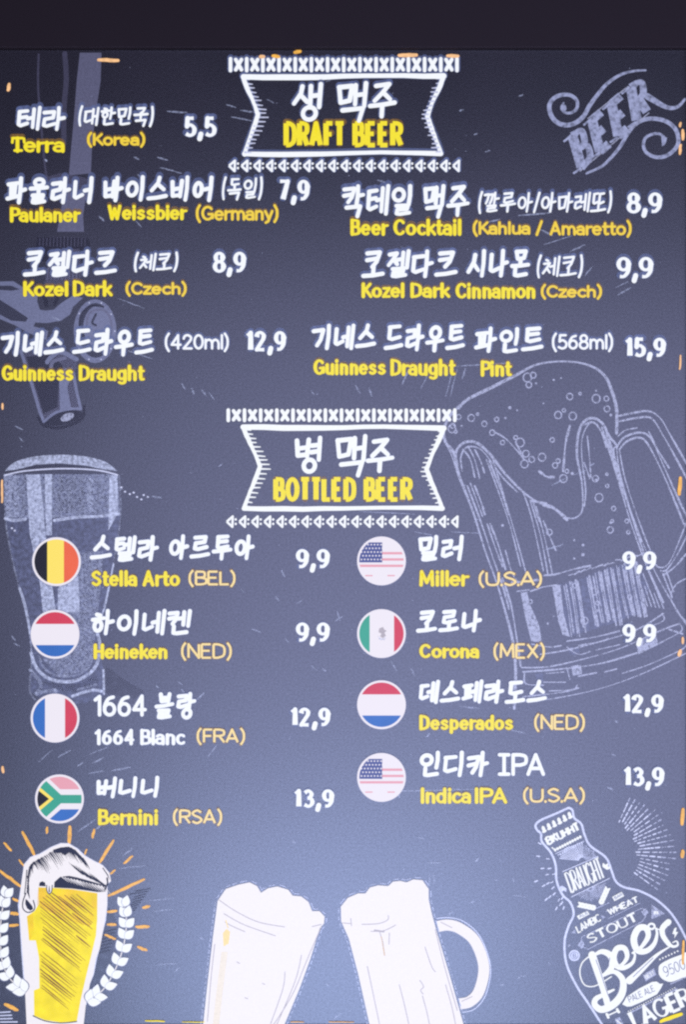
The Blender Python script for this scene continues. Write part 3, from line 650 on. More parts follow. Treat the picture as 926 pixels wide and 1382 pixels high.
def mugs():
    c = crop(240, 1140, 2.013)
    m = MB()
    o1 = [(68, 492), (80, 380), (95, 250), (108, 152), (130, 120), (165, 108), (195, 102), (215, 112), (226, 130), (245, 118), (270, 113), (300, 122), (312, 138), (335, 140), (355, 155), (365, 180), (385, 180), (399, 195), (397, 214), (386, 226), (360, 310), (330, 392), (288, 492)]
    m.poly(c(*o1), 'warm', 3)
    for i in range(len(o1)-1):
        a, b = o1[i], o1[i+1]; n = max(1, int(math.hypot(b[0]-a[0], b[1]-a[1])/16))
        for k in range(n):
            t = (k+.2)/n; t2 = (k+.75)/n; dx, dy = b[0]-a[0], b[1]-a[1]; q = math.hypot(dx, dy); ox, oy = dy/q*6, -dx/q*6
            m.stroke(c((a[0]+dx*t+ox, a[1]+dy*t+oy), (a[0]+dx*t2+ox, a[1]+dy*t2+oy)), 1.3, 'chalk', 2.8)
    for a in (((112, 150), (160, 182), (220, 210), (290, 223)), ((125, 187), (180, 217), (265, 247)), ((128, 210), (150, 222), (182, 236)), ((390, 222), (352, 310), (312, 405), (258, 492)), ((336, 300), (318, 372), (268, 490)), ((291, 345), (285, 392), (252, 486)), ((100, 270), (90, 360), (80, 480)), ((160, 318), (168, 322)), ((230, 376), (236, 379)), ((182, 415), (190, 418)), ((365, 222), (390, 216))):
        m.stroke(c(*a), 1.1, 'grey', 3.3, smooth=True)
    m.poly(c((122, 240), (132, 228), (142, 236), (138, 268), (124, 276)), 'cream', 3.2); m.stroke(c((130, 205), (136, 225)), 1.5, 'cream', 3.3)
    m.poly(c((118, 290), (136, 290), (122, 400), (112, 490), (94, 490), (104, 400)), 'creampale', 3.2)
    part(m, 'frothy_mug_drawing', label='left white mug drawing with overflowing froth, tilted right')
    m = MB()
    o2 = [(522, 492), (490, 350), (465, 255), (444, 208), (443, 168), (462, 144), (490, 132), (510, 132), (522, 116), (545, 110), (572, 112), (585, 100), (605, 98), (622, 102), (640, 94), (665, 96), (682, 120), (682, 148), (690, 185), (705, 240), (738, 350), (778, 492)]
    m.poly(c(*o2), 'warm', 3)
    m.stroke(c((706, 222), (735, 218), (768, 228), (808, 262), (832, 330), (820, 395), (795, 425), (766, 432)), 15, 'warm', 2.9, smooth=True, cap=False)
    m.stroke(c((704, 200), (740, 198), (780, 210), (822, 250), (850, 330), (838, 405), (808, 445), (775, 455)), 1.2, 'chalkbright', 2.7, smooth=True)
    for i in range(14, 21):
        pass
    for i in range(len(o2)-1):
        a, b = o2[i], o2[i+1]; n = max(1, int(math.hypot(b[0]-a[0], b[1]-a[1])/16))
        for k in range(n):
            t = (k+.2)/n; t2 = (k+.75)/n; dx, dy = b[0]-a[0], b[1]-a[1]; q = math.hypot(dx, dy); ox, oy = dy/q*6, -dx/q*6
            m.stroke(c((a[0]+dx*t+ox, a[1]+dy*t+oy), (a[0]+dx*t2+ox, a[1]+dy*t2+oy)), 1.3, 'chalk', 2.8)
    for a in (((448, 212), (470, 214)), ((470, 200), (472, 220)), ((500, 216), (545, 214), (570, 204), (572, 192)), ((525, 235), (560, 233), (592, 218)), ((548, 236), (556, 260), (562, 300)), ((575, 240), (574, 270)), ((672, 278), (690, 330), (700, 345)), ((658, 368), (668, 385), (660, 395), (667, 405)), ((515, 330), (530, 400), (548, 487)), ((602, 380), (615, 430), (628, 487)), ((665, 410), (676, 450), (684, 487)),
              ((728, 380), (745, 440), (755, 487)), ((700, 230), (725, 330), (760, 450)), ((715, 210), (745, 225)), ((772, 425), (800, 412))):
        m.stroke(c(*a), 1.1, 'grey', 3.3, smooth=True)
    m.stroke(c((535, 232), (560, 236)), 2.2, 'grey', 3.4); m.stroke(c((553, 250), (562, 300)), 1.6, 'beerdeep', 3.4)
    part(m, 'frothy_mug_drawing', label='right white mug drawing with round handle, tilted left')
M['creampale'] = screen_mat('pale_cream', (240, 230, 218), .12, grain=.05)
mugs()

def bottle():
    c = crop(680, 1080, 3.764); m = MB(); K = 'chalkbright'
    m.stroke(c((330, 38), (260, 70), (190, 100), (163, 125), (170, 150), (190, 170), (195, 210), (240, 265), (265, 330), (270, 410), (300, 480), (340, 520), (356, 580), (330, 640), (310, 720), (320, 830), (370, 940), (430, 1030), (505, 1145)), 3.0, K, 2.4, smooth=True)
    m.stroke(c((330, 38), (350, 50), (360, 90), (395, 120), (410, 170), (440, 230), (520, 290), (550, 360), (570, 410), (610, 440), (690, 460), (770, 500), (840, 560), (890, 630), (935, 715)), 3.0, K, 2.4, smooth=True)
    r = part(m, 'beer_bottle_drawing', label='tilted bottle outline filled with lettering at the lower right')
    def quad(bl, br, tl):
        bl, br, tl = c(bl, br, tl)
        def f(x, y):
            u, v = x/100, (100-y)/100
            return (bl[0]+(br[0]-bl[0])*u+(tl[0]-bl[0])*v, bl[1]+(br[1]-bl[1])*u+(tl[1]-bl[1])*v)
        return f
    def word(s, bl, br, tl, wt, key='white', layer=3, **k):
        q = MB(); latin_aff(q, s, quad(bl, br, tl), wt, key, layer, **k); return q
    def latin_aff(q, s, f, wt, key, layer, contrast=.3, flare=.3, sp=5, round_=False):
        n = len(s); adv = [GL[ch][0]+.18 if ch != ' ' else .4 for ch in s]; tot = sum(adv)
        x = 0
        for ch, a in zip(s, adv):
            if ch != ' ':
                x0 = (x+.09)/tot*100; k = 100/tot
                for t in GL[ch][1]:
                    q.stroke([f(x0+u*k, 100-v*100) for u, v in t], wt, key, layer, cap=round_, aniso=contrast, flare=flare)
            x += a
    part(word('DRAUGHT', (343, 470), (520, 388), (308, 372), 2.5, flare=.15, contrast=.5), 'lettering', r)
    part(word('LAMBIC', (378, 674), (498, 608), (364, 642), 1.9), 'lettering', r)
    part(word('WHEAT', (535, 582), (690, 514), (524, 556), 2.1), 'lettering', r)
    q = word('STOUT', (436, 728), (690, 606), (416, 690), 2.7, flare=.6, contrast=.45)
    part(q, 'lettering', r)
    b = MB()
    b.stroke(c((398, 690), (420, 685), (700, 548), (728, 558), (722, 590), (705, 615), (430, 756), (392, 738), (398, 690)), 1.3, 'chalk', 2.6)
    b.poly(c((375, 735), (398, 708), (412, 730), (398, 755)), 'chalk', 2.7); b.poly(c((700, 565), (722, 548), (738, 570), (716, 588)), 'chalk', 2.7)
    b.stroke(c((520, 565), (680, 488)), 1.2, 'chalk', 2.6); b.stroke(c((532, 600), (692, 522)), 1.0, 'chalk', 2.6)
    b.poly(c((345, 672), (362, 655), (366, 678)), 'chalk', 2.7); b.poly(c((495, 580), (516, 592), (502, 606)), 'chalk', 2.7)
    b.poly(c((752, 528), (820, 575), (752, 605)), 'chalk', 2.7); b.poly(c((325, 742), (335, 728), (342, 742)), 'chalk', 2.7)
    b.ellipse(680+360/3.764, 1080+788/3.764, 7.6, 7.6, 'chalkbright', 2.7); b.ring(680+360/3.764, 1080+788/3.764, 5, 5, .9, 'slate', 2.9); latin(b, 'B', 680+352/3.764, 1080+776/3.764, 680+369/3.764, 1080+800/3.764, 1.2, 'slate', 3)
    latin(b, 'IPA', 680+764/3.764, 1080+562/3.764, 680+788/3.764, 1080+580/3.764, 1.0, 'white', 3)
    b.poly(c((868, 650), (880, 645), (876, 668), (888, 668), (868, 702), (870, 680), (858, 678)), 'white', 3)
    part(b, 'ornament', r)
    # tags above the stout
    for (p4, t4, bl, br, tl) in ((((372, 588), (425, 560), (438, 578), (384, 606)), 'ALE', (386, 598), (432, 574), (380, 586)), (((552, 490), (600, 465), (614, 486), (564, 512)), 'BAR', (566, 503), (606, 482), (560, 492)), (((708, 885), (765, 852), (776, 885), (722, 920)), 'BEST', (724, 908), (770, 880), (716, 892))):
        t = MB(); t.poly(c(*p4), 'white' if t4 != 'BEST' else 'chalk', 2.8); latin_aff(t, t4, quad(bl, br, tl), .8, 'slate' if t4 != 'BEST' else 'white', 3.1, contrast=0, flare=0); part(t, 'tag', r)
    # script lettering
    s = MB()
    def l(w0, w1, *p): s.stroke(c(*p), .78/3.764*w0, 'white', 3.2, smooth=True, taper=lambda t: 1+(w1/w0-1)*t)
    def bulge(w_, *p): s.stroke(c(*p), .66*w_/3.764, 'white', 3.2, smooth=True, taper=lambda t: .3+.75*math.sin(math.pi*t))
    l(50, 40, (450, 785), (475, 860), (505, 950), (530, 1040))
    bulge(50, (455, 790), (500, 768), (545, 790), (552, 840), (525, 875), (490, 895))
    bulge(56, (500, 895), (560, 870), (605, 910), (602, 980), (560, 1035), (500, 1062), (465, 1040), (468, 1010), (505, 988), (560, 962))
    l(9, 8, (445, 785), (400, 825), (388, 880), (410, 935), (455, 945), (505, 922), (548, 895))
    bulge(44, (555, 845), (600, 835), (628, 795), (615, 752), (578, 752), (560, 795), (575, 840), (612, 850), (655, 825), (668, 785), (655, 775))
    bulge(50, (655, 775), (700, 745), (735, 690), (722, 648), (685, 652), (662, 705), (680, 760), (725, 765), (765, 730), (780, 680), (775, 650))
    s.ring(680+752/3.764, 1080+640/3.764, 4.2, 3.6, 3, 'white', 3.2); l(8, 10, (775, 650), (795, 655), (815, 630))
    l(40, 30, (838, 618), (808, 650), (812, 690), (840, 730)); l(24, 7, (835, 722), (860, 742), (885, 735), (880, 715), (860, 722))
    l(8, 50, (850, 740), (780, 785), (700, 860), (640, 915))
    for a in (((470, 810), (495, 880), (525, 970), (545, 1020)), ((540, 800), (530, 850)), ((590, 920), (575, 990)), ((585, 775), (578, 810)), ((690, 680), (685, 720)), ((835, 640), (822, 680)), ((760, 800), (660, 895))): s.stroke(c(*a), 1.1, 'slate', 3.6, smooth=True)
    part(s, 'script_lettering', r)
    # labels
    t = MB(); t.poly(c((603, 1036), (612, 1022), (625, 998), (690, 955), (755, 922), (778, 920), (795, 932), (812, 930), (800, 955), (780, 985), (700, 1025), (650, 1046), (628, 1048)), 'white', 2.8)
    latin_aff(t, 'PALE ALE', quad((640, 1028), (772, 966), (628, 1000)), 1.0, 'slate', 3.1, contrast=0, flare=0); part(t, 'tag', r)
    t = MB(); t.poly(c(*catmull([(788, 862), (795, 835), (840, 808), (900, 785), (935, 778), (940, 880), (900, 905), (850, 922), (812, 910), (792, 888), (788, 862)])), 'white', 2.8)
    latin_aff(t, '9500', quad((820, 898), (930, 852), (804, 850)), 1.1, 'slate', 3.1, contrast=0, flare=0)
    for i in range(7): q = c((795+i*15, 808-i*7))[0]; t.ellipse(q[0], q[1], 1.3, 1.3, 'white', 2.8, n=6)
    t.stroke(c((850, 932), (935, 895)), 1.6, 'chalk', 2.8); part(t, 'tag', r)
    part(word('LAGER', (668, 1160), (960, 1030), (632, 1080), 4.3, flare=.7, contrast=.5), 'lettering', r)
    t = MB(); t.stroke(c((630, 1085), (880, 958)), 2.2, 'chalk', 2.7)
    for i in range(22): q = c((635+i*11.2, 1072-i*5.7))[0]; t.ellipse(q[0], q[1], .9, .9, 'white', 2.8, n=6)
    t.stroke(c((525, 1095), (585, 1068)), 2.0, 'white', 2.8); 
    for x, y in ((525, 1086), (532, 1102), (578, 1062), (586, 1075)): q = c((x, y))[0]; t.ellipse(q[0], q[1], 2, 2, 'white', 2.8, n=8)
    t.poly(c((565, 1110), (590, 1098), (610, 1137), (580, 1145)), 'chalk', 2.8); t.stroke(c((575, 1118), (598, 1135)), 1.4, 'white', 3)
    part(t, 'ornament', r); t = MB()
    # hop row, small print and sunbursts on the neck
    for i in range(6):
        q = c((203+i*26.5, 148-i*14.2))[0]; t.ellipse(q[0], q[1]-1, 2.4, 4.2, 'white', 2.8, rot=-.35, n=10); t.ellipse(q[0]+1.2, q[1]+2.4, 3.4, 2, 'white', 2.8, rot=-.45, n=10)
    part(t, 'ornament', r)
    part(word('BKUHHT', (226, 226), (392, 146), (210, 192), 3.0), 'lettering', r)
    t = MB(); t.stroke(c((265, 270), (408, 208)), 1.1, 'chalkbright', 2.8)
    t.stroke(c((246, 240), (262, 252), (394, 184)), 1.6, 'white', 2.8)
    for i in range(11): q = c((262+i*12.8, 252-i*6.6))[0]; t.ellipse(q[0], q[1], 1.7, 2.3, 'white', 2.8, rot=-.4, n=8)
    for i in range(12): q = c((278+i*11, 276-i*5.4))[0]; t.ellipse(q[0], q[1], 1.0, 1.3, 'chalkbright', 2.8, n=6)
    o = (400, 316)
    for i in range(26):
        a = math.radians(188+i*6.2); r0 = 18; r1 = 108+random.uniform(-12, 6)
        if i > 16: r1 *= .85
        t.stroke(c((o[0]+r0*math.cos(a), o[1]-8+r0*math.sin(a)), (o[0]-10+r1*math.cos(a), o[1]-10+r1*.8*math.sin(a)+(200-i*8)*.0)), .9, 'chalk' if i > 14 else 'chalkbright', 2.8, taper=lambda u: .6+.9*u)
    t.stroke(c((300, 362), (480, 285)), 1.2, K, 2.8); t.stroke(c((345, 490), (538, 396)), 1.2, K, 2.8)
    o = (440, 446)
    for i in range(24):
        a = math.radians(-24+i*7.4); r1 = 82+random.uniform(-8, 6); t.stroke(c((o[0]+10*math.cos(a), o[1]+10*math.sin(a)), (o[0]+r1*math.cos(a), o[1]+.72*r1*math.sin(a))), .9, 'chalk', 2.8, taper=lambda u: .5+.9*u)
    for (x, y, a) in ((470, 548, 3.35), (492, 528, -1.15)):
        for k in range(5):
            for sd in (-1, 1):
                q = c((x+math.cos(a)*k*18, y+math.sin(a)*k*18))[0]; leaf(t, q[0], q[1], a+sd*.5, 7.5, 2, 'white', 2.9)
    t.stroke(c((455, 555), (535, 520)), 1.5, 'chalk', 2.8)
    for k in range(3): q = c((515, 345))[0]; leaf(t, q[0], q[1], -1.9+k*.9, 8, 2.2, 'white', 2.9); q = c((308, 440))[0]; leaf(t, q[0], q[1], 1.2+k*.9, 7, 2.2, K, 2.9)
    part(t, 'sunburst', r)
    # dashes radiating beside the neck
    t = MB()
    for i in range(21):
        a = math.radians(-66+i*5.1); ox, oy = 520, 262
        rr = 165+12*math.sin(i*1.3) if i < 15 else 180
        while rr < 350-abs(i-12)*5:
            ln = random.uniform(10, 34)*(1 if rr < 260 else .6)
            t.stroke(c((ox+rr*math.cos(a), oy+rr*math.sin(a)), (ox+(rr+ln)*math.cos(a), oy+(rr+ln)*math.sin(a))), random.choice((1.1, 1.5, 2)), 'chalkbright' if rr < 280 else 'chalk', 2.4)
            rr += ln+random.uniform(7, 16)
    part(t, 'ray_dashes', r); t = MB()
    for x, y in ((190, 222), (183, 285), (205, 345), (232, 298), (240, 345), (228, 375), (262, 372), (210, 430), (232, 418), (252, 412), (222, 498), (240, 485), (262, 470), (285, 500), (302, 490), (272, 543), (292, 522), (308, 540), (172, 408), (256, 440), (300, 515)):
        a = math.atan2(y-320, x-400); t.stroke(c((x, y), (x+14*math.cos(a), y+14*math.sin(a))), random.choice((1.3, 1.8)), K, 2.4)
    part(t, 'ray_dashes', r)
bottle()

# ------------------------------------------------------------------ orange border dashes along the screen's edge
for x0, y0, x1, y1, w_, k in ((133, 81, 159, 82, 5, 'peach'), (12, 114, 11, 122, 5, 'peach'), (351, 77, 356, 77, 5, 'peach'), (368, 76, 376, 77, 5, 'orange'), (398, 71, 405, 70, 5, 'orange'), (539, 75, 562, 75, 5.5, 'peach'), (604, 76, 618, 76, 5, 'peach'),
                          (919, 166, 918, 171, 4, 'peach'), (922, 176, 922, 188, 5, 'peach'), (919, 196, 918, 208, 4.5, 'peach'), (919, 480, 918, 498, 3, 'peach'), (919, 645, 917, 667, 6, 'orange'), (922, 861, 922, 868, 4, 'peach'), (919, 878, 917, 884, 6, 'peach'), (922, 1092, 921, 1112, 6, 'orange'), (922, 1148, 921, 1156, 6, 'orange'),
                          (923, 1270, 922, 1300, 4, 'orange'), (892, 1378, 920, 1368, 6, 'beer'), (3, 1035, 4, 1042, 4, 'peach'), (2.5, 648, 2.5, 678, 3, 'peach'), (196, 1377, 222, 1378, 4, 'beer'), (246, 1379, 276, 1379, 2.5, 'beer'), (392, 1379, 410, 1379, 2.5, 'orange'), (444, 1379, 478, 1379, 2.5, 'orange'), (3, 545, 3, 552, 3, 'peach')):
    m = MB(); n = 5
    m.stroke([(x0+(x1-x0)*i/n+random.uniform(-.3, .3), y0+(y1-y0)*i/n+random.uniform(-.3, .3)) for i in range(n+1)], w_*(.8 if x0 > 800 else .45 if y0 > 1376 else .9), k, 6.6, taper=lambda t: .85+.25*math.sin(3*t))
    part(m, 'border_dash')

# ------------------------------------------------------------------ title banners
def banner(quadpts, topb, botb, ko, en, label, halo_w):
    m = MB(); TL, TR, NR, BR, BL, NL = quadpts
    hw = halo_w
    edges = ((TL, TR, 7), (TR, NR, 5.6), (NR, BR, 5.6), (BL, BR, 6.2), (TL, NL, 5.4), (NL, BL, 5.4))
    for a, b, w_ in edges:
        n = 10; pts = [(a[0]+(b[0]-a[0])*i/n+random.uniform(-.3, .3), a[1]+(b[1]-a[1])*i/n+(random.uniform(-.5, .5)+math.sin(i*.65)*1.1 if w_ > 5 else 0)) for i in range(n+1)]
        if hw: m.stroke([(x, y-hw*.35) for x, y in pts], w_+hw, 'halo', 3)
        m.stroke(pts, w_, 'white', 4, taper=lambda t: 1+.16*math.sin(7*t))
    r = part(m, 'title_banner', label=label)
    for k, (a, b, sd, L0) in enumerate(((TL, NL, 1, 11), (NL, BL, 1, 11), (TR, NR, -1, 9), (NR, BR, -1, 9))):
        n = 9
        if k in (0, 2): f = MB()
        for i in range(n):
            t = (i+.6)/n; x = a[0]+(b[0]-a[0])*t; y = a[1]+(b[1]-a[1])*t
            ln = (L0 if sd > 0 else L0*random.uniform(.6, 1.0))*random.uniform(.85, 1.15)
            if sd > 0: ln *= 1.25-.55*abs((y-(TL[1]+BL[1])/2)/53)
            f.stroke([(x, y), (x+sd*ln, y+random.uniform(-.4, 1.2))], 2.3, 'white' if hw < 3 else 'chalkbright', 4, taper=lambda t: 1.15-.5*t)
        if k in (1, 3): part(f, 'fringe', r)
    b = MB(); x0, x1, y0, y1 = topb; n = 14; st_ = (x1-x0)/n
    for i in range(n+1):
        x = x0+i*st_; mx, my, h = x, (y0+y1)/2, (y1-y0)/2
        pa = [(x, y0+1.5), (x, y1-1.5)]
        if hw: b.stroke([(p_[0], p_[1]-1.5) for p_ in pa], 5+hw, 'halo', 3)
        b.stroke(pa, 5.8, 'white', 4, taper=lambda t: .7+.45*math.sin(math.pi*(t*.8+.1)))
        if i < n:
            xc = x+st_/2
            for s2 in (-1, 1):
                pa = [(xc-s2*3.9, y0+2.6), (xc+s2*3.9, y1-2.6)]
                if hw: b.stroke([(p_[0], p_[1]-1.5) for p_ in pa], 4+hw, 'halo', 3)
                b.stroke(pa, 4.9, 'white', 4)
    part(b, 'stitch_border', r)
    b = MB(); x0, x1, y0, y1 = botb; n = 18; st_ = (x1-x0)/(n+.55)
    for i in range(n+1):
        x = x0+i*st_; my = (y0+y1)/2
        tri = [(x+1, my), (x+9, y0+1), (x+8.5, y1-1), (x+1, my)]
        if hw: b.stroke([(a, c_-1.5) for a, c_ in tri], 3+hw, 'halo', 3)
        b.stroke(tri, 3.1, 'white', 4)
        if i < n:
            for dy in (-3, 3): b.ellipse(x+13, my+dy, 1.7, 1.7, 'white', 4, n=9)
    part(b, 'triangle_border', r)
    t = MB()
    for s, x0, y0, x1, y1 in ko: hangul(t, s, x0, y0, x1, y1, 6.2, hw=3.6 if hw else 1.2, hup=2 if hw else .3)
    part(t, 'korean_title', r)
    for s, x0, y0, x1, y1 in en:
        t = MB(); latin(t, s, x0, y0, x1, y1, 6.5, 'yellow', 6, halo='yhalo', hw=2 if hw else 1.0, hup=2.0 if hw else .3, aniso=.14, flare=.1, sp=1.0)
        part(t, 'english_title', r)
banner(((328, 104), (599, 103), (577, 157), (595, 207), (330, 208), (348, 155)), (311, 617, 78, 97), (308, 620, 216, 232),
       (('생', 393, 111, 437, 164), ('맥', 453, 110, 498, 163), ('주', 497, 110, 536, 160)), (('DRAFT', 383, 164, 467, 199), ('BEER', 476, 164, 544, 199)), 'upper banner, title for the draft beers', 4)
banner(((328, 576), (599, 578), (576, 633), (597, 686), (329, 686), (351, 629)), (308, 614, 552, 569), (305, 618, 696, 712),
       (('병', 396, 588, 435, 639), ('맥', 451, 586, 497, 641), ('주', 494, 590, 533, 638)), (('BOTTLED', 369, 644, 481, 677), ('BEER', 491, 644, 557, 677)), 'lower banner, title for the bottled beers', 0)

# ------------------------------------------------------------------ menu entries
def entry(label, ko, en, origin, price, flag=None, kw=5.5, en_key='yellow'):
    r = None
    for q in ko:
        m = MB()
        s, x0, y0, x1, y1 = q[:5]; wt = q[5] if len(q) > 5 else (kw if '(' not in s else 3.2)
        if all(ord(c) < 200 for c in s):
            latin(m, s, x0, y0, x1, y1, wt, 'white', 6, halo='halo', hw=3.4 if y0 < 560 else 1.6, hup=1.5 if y0 < 560 else .2, aniso=0, flare=0, cap=True, tilt=q[6] if len(q) > 6 else 0)
        else: hangul(m, s, x0, y0, x1, y1, wt, hw=4.6 if '(' not in s else 3.4)
        if r is None: r = part(m, 'menu_entry', label=label)
        else: part(m, 'note' if '(' in s else 'korean_word', r)
    for s, x0, y0, x1, y1 in en:
        t = MB()
        if s == 'Terra':
            for q in (((16.8, 187.5), (16.3, 192.5)), ((32, 187.5), (32.5, 192.5)), ((19.5, 203.4), (29, 203.4))): t.stroke(q, 3.6, en_key, 6)
        up = 2.4 if y0 < 330 else 1.2 if y0 < 560 else .2
        latin(t, s, x0, y0, x1, y1, 4.9, en_key, 6, halo='yhalo' if en_key == 'yellow' else 'halo', hw=2.0 if y0 < 560 else 1.6, hup=up, aniso=.30, flare=0, cap=True, sp=.9)
        part(t, 'english_name', r)
    if origin:
        thin = origin[0][2] > 560
        for s, x0, y0, x1, y1 in origin:
            t = MB()
            latin(t, s, x0, y0, x1, y1, 3.2 if thin else 3.6, 'cream' if thin else 'yellow2', 6, halo='yhalo', hw=1.2 if thin else 1.8, hup=.2 if thin else 1.4, aniso=.1, flare=0, cap=not thin)
            part(t, 'origin', r)
    t = MB(); s, x0, y0, x1, y1 = price
    latin(t, s, x0, y0, x1, y1, 6.0, 'white', 6, halo='halo', hw=3.6 if y0 < 560 else 1.4, hup=1.8 if y0 < 560 else .2, aniso=.36, flare=.25)
    part(t, 'price', r)
    if flag: part(flag(), 'flag', r)
M['yellow2'] = screen_mat('golden_lettering', (240, 208, 62), .16, grain=.06)

# flags -------------------------------------------------------------
def clip_disc(poly, cx, cy, r, n=40):
    C = [(cx+r*math.cos(2*math.pi*i/n), cy+r*math.sin(2*math.pi*i/n)) for i in range(n)]
    out = list(poly)
    for i in range(n):
        a, b = C[i], C[(i+1) % n]; inp = out; out = []
        side = lambda p_: (b[0]-a[0])*(p_[1]-a[1])-(b[1]-a[1])*(p_[0]-a[0])
        for j in range(len(inp)):
            p0, p1 = inp[j-1], inp[j]; s0, s1 = side(p0), side(p1)
            if (s0 >= 0) != (s1 >= 0):
                t = s0/(s0-s1); out.append((p0[0]+(p1[0]-p0[0])*t, p0[1]+(p1[1]-p0[1])*t))
            if s1 >= 0: out.append(p1)
        if not out: return None
    return out
def flag_disc(cx, cy, shapes, r=33):
    def f():
        m = MB(); m.ellipse(cx, cy, r+.8, r+.8, 'halo', 4.4, n=48); m.ellipse(cx, cy, r, r, 'fwhite', 5, n=48)
        for i, (key, pts) in enumerate(shapes):
            q = clip_disc([(cx+x, cy+y) for x, y in pts], cx, cy, r-3)
            if q: m.poly(q, key, 5.3+.02*i)
        return m
    return f
R_ = lambda x0, y0, x1, y1: [(x0, y0), (x1, y0), (x1, y1), (x0, y1)]
bel = [('black', R_(-33, -33, -12.5, 33)), ('fyellow', R_(-12.5, -33, 10, 33)), ('forange', R_(10, -33, 33, 33))]
ned = [('fred', R_(-33, -33, 33, -14)), ('fblue', R_(-33, 14.5, 33, 33))]
fra = [('fblue', R_(-33, -33, -13.5, 33)), ('fred', R_(13.5, -33, 33, 33))]
rsa = [('fpink', R_(-33, -33, 33, -13)), ('fblue', R_(-33, 14, 33, 33)), ('fwhite', [(-33, -33), (-20, -33), (4, -10), (33, -10), (33, 12), (4, 12), (-20, 33), (-33, 33)]),
       ('fgreen', [(-33, -28), (-22, -28), (2, -5.5), (33, -5.5), (33, 6), (2, 6), (-22, 28), (-33, 28)]), ('fyellow', [(-33, -17), (-28, -17), (-8, 0), (-28, 17), (-33, 17)]), ('black', [(-33, -12), (-29, -12), (-14, 0), (-29, 12), (-33, 12)])]
usa = [('fpink', R_(-33, y, 33, y+3.2)) for y in (-12, -3.6, 5)]+[('fpink', R_(-22, y, -12, y+1.6)) for y in (19,)]+[('fpink', R_(8, 19, 18, 20.6))]+[('fnavy', R_(-33, -25, 1, 2))]
for iy in range(5):
    for ix in range(7):
        x, y = -27+ix*4.4+(iy % 2)*2, -22+iy*5; usa.append(('fwhite', [(x+1.2*math.cos(a*1.05), y+1.2*math.sin(a*1.05)) for a in range(6)]))
mex = [('fgreen', R_(-33, -33, -16, 33)), ('fred', R_(17, -33, 33, 33)), ('grey', [(-3, -7), (2, -9), (4, -5), (7, -4), (4, -1), (6, 3), (2, 6), (-2, 4), (0, 0), (-4, -2)]), ('scratch', [(-5, 3), (0, 7), (6, 5), (4, 9), (-3, 8)])]

entry('draft entry at the top left, price 5,5', [('테라', 22, 143, 90, 177, 5), ('(대한민국)', 105, 144, 209, 170, 3.4)], [('Terra', 14, 185, 87, 206)], [('(Korea)', 117, 180, 196, 197)], ('5,5', 248, 158, 292, 185))
entry('draft entry in the second row at left, price 7,9', [('파울라너', 8, 238, 127, 276), ('바이스비어', 138, 237, 289, 273), ('(독일)', 299, 240, 356, 269)], [('Paulaner', 13, 280, 109, 300), ('Weissbier', 145, 277, 253, 297)], [('(Germany)', 264, 278, 376, 298)], ('7,9', 375, 243, 418, 271))
entry('draft entry in the third row at left, price 8,9', [('코젤다크', 32, 337, 160, 374), ('(체코)', 180, 341, 242, 366)], [('Kozel', 31, 380, 92, 400), ('Dark', 98, 379, 152, 400)], [('(Czech)', 169, 381, 252, 398)], ('8,9', 287, 340, 332, 368))
entry('draft entry in the fourth row at left, price 12,9', [('기네스', 0, 446, 89, 481), ('드라우트', 98, 443, 210, 481), ('(420ml)', 222, 451, 309, 472, 3.2)], [('Guinness', 2, 493, 99, 514), ('Draught', 106, 493, 196, 514)], None, ('12,9', 331, 447, 386, 474))
entry('draft entry in the second row at right, price 8,9', [('칵테일', 461, 249, 560, 292), ('맥주', 570, 249, 636, 293), ('(깔루아/아마레또)', 645, 259, 828, 287)], [('Beer', 473, 296, 525, 318), ('Cocktail', 531, 296, 623, 318)], [('(Kahlua', 638, 299, 716, 317), ('/', 723, 299, 733, 317), ('Amaretto)', 742, 299, 853, 318)], ('8,9', 846, 260, 894, 288))
entry('draft entry in the third row at right, price 9,9', [('코젤다크', 489, 337, 620, 376), ('시나몬', 630, 336, 718, 375), ('(체코)', 724, 345, 789, 374)], [('Kozel', 488, 382, 546, 402), ('Dark', 554, 382, 608, 402), ('Cinnamon', 615, 382, 723, 403)], [('(Czech)', 730, 385, 813, 402)], ('9,9', 832, 347, 882, 376))
entry('draft entry in the fourth row at right, price 15,9', [('기네스', 420, 437, 510, 473), ('드라우트', 519, 437, 630, 475), ('파인트', 641, 441, 736, 477), ('(568ml)', 745, 451, 828, 472, 3.2)], [('Guinness', 423, 485, 521, 506), ('Draught', 527, 485, 616, 507), ('Pint', 649, 487, 692, 508)], None, ('15,9', 843, 456, 899, 482))
entry('bottled entry beside the black, yellow and red flag', [('스텔라', 122, 722, 216, 758), ('아르투아', 227, 721, 345, 756)], [('Stella', 123, 770, 185, 791), ('Arto', 192, 770, 243, 791)], [('(BEL)', 254, 770, 318, 790)], ('9,9', 399, 741, 445, 767), flag_disc(76, 758, bel))
entry('bottled entry beside the left red, white and blue striped flag', [('하이네켄', 122, 822, 259, 858)], [('Heineken', 126, 869, 226, 889)], [('(NED)', 244, 868, 313, 889)], ('9,9', 399, 840, 445, 866), flag_disc(74, 856, ned))
entry('bottled entry beside the blue, white and red upright striped flag', [('1664', 126, 937, 198, 967, 4.8), ('블랑', 208, 934, 266, 971)], [('1664', 127, 984, 182, 1005), ('Blanc', 189, 984, 251, 1005)], [('(FRA)', 265, 983, 331, 1003)], ('12,9', 391, 955, 446, 980), flag_disc(74, 969, fra), en_key='white')
entry('bottled entry at the bottom left beside the green branched flag', [('버니니', 129, 1047, 218, 1077)], [('Bernini', 132, 1092, 213, 1113)], [('(RSA)', 233, 1092, 300, 1112)], ('13,9', 396, 1065, 451, 1090), flag_disc(80, 1078, rsa))
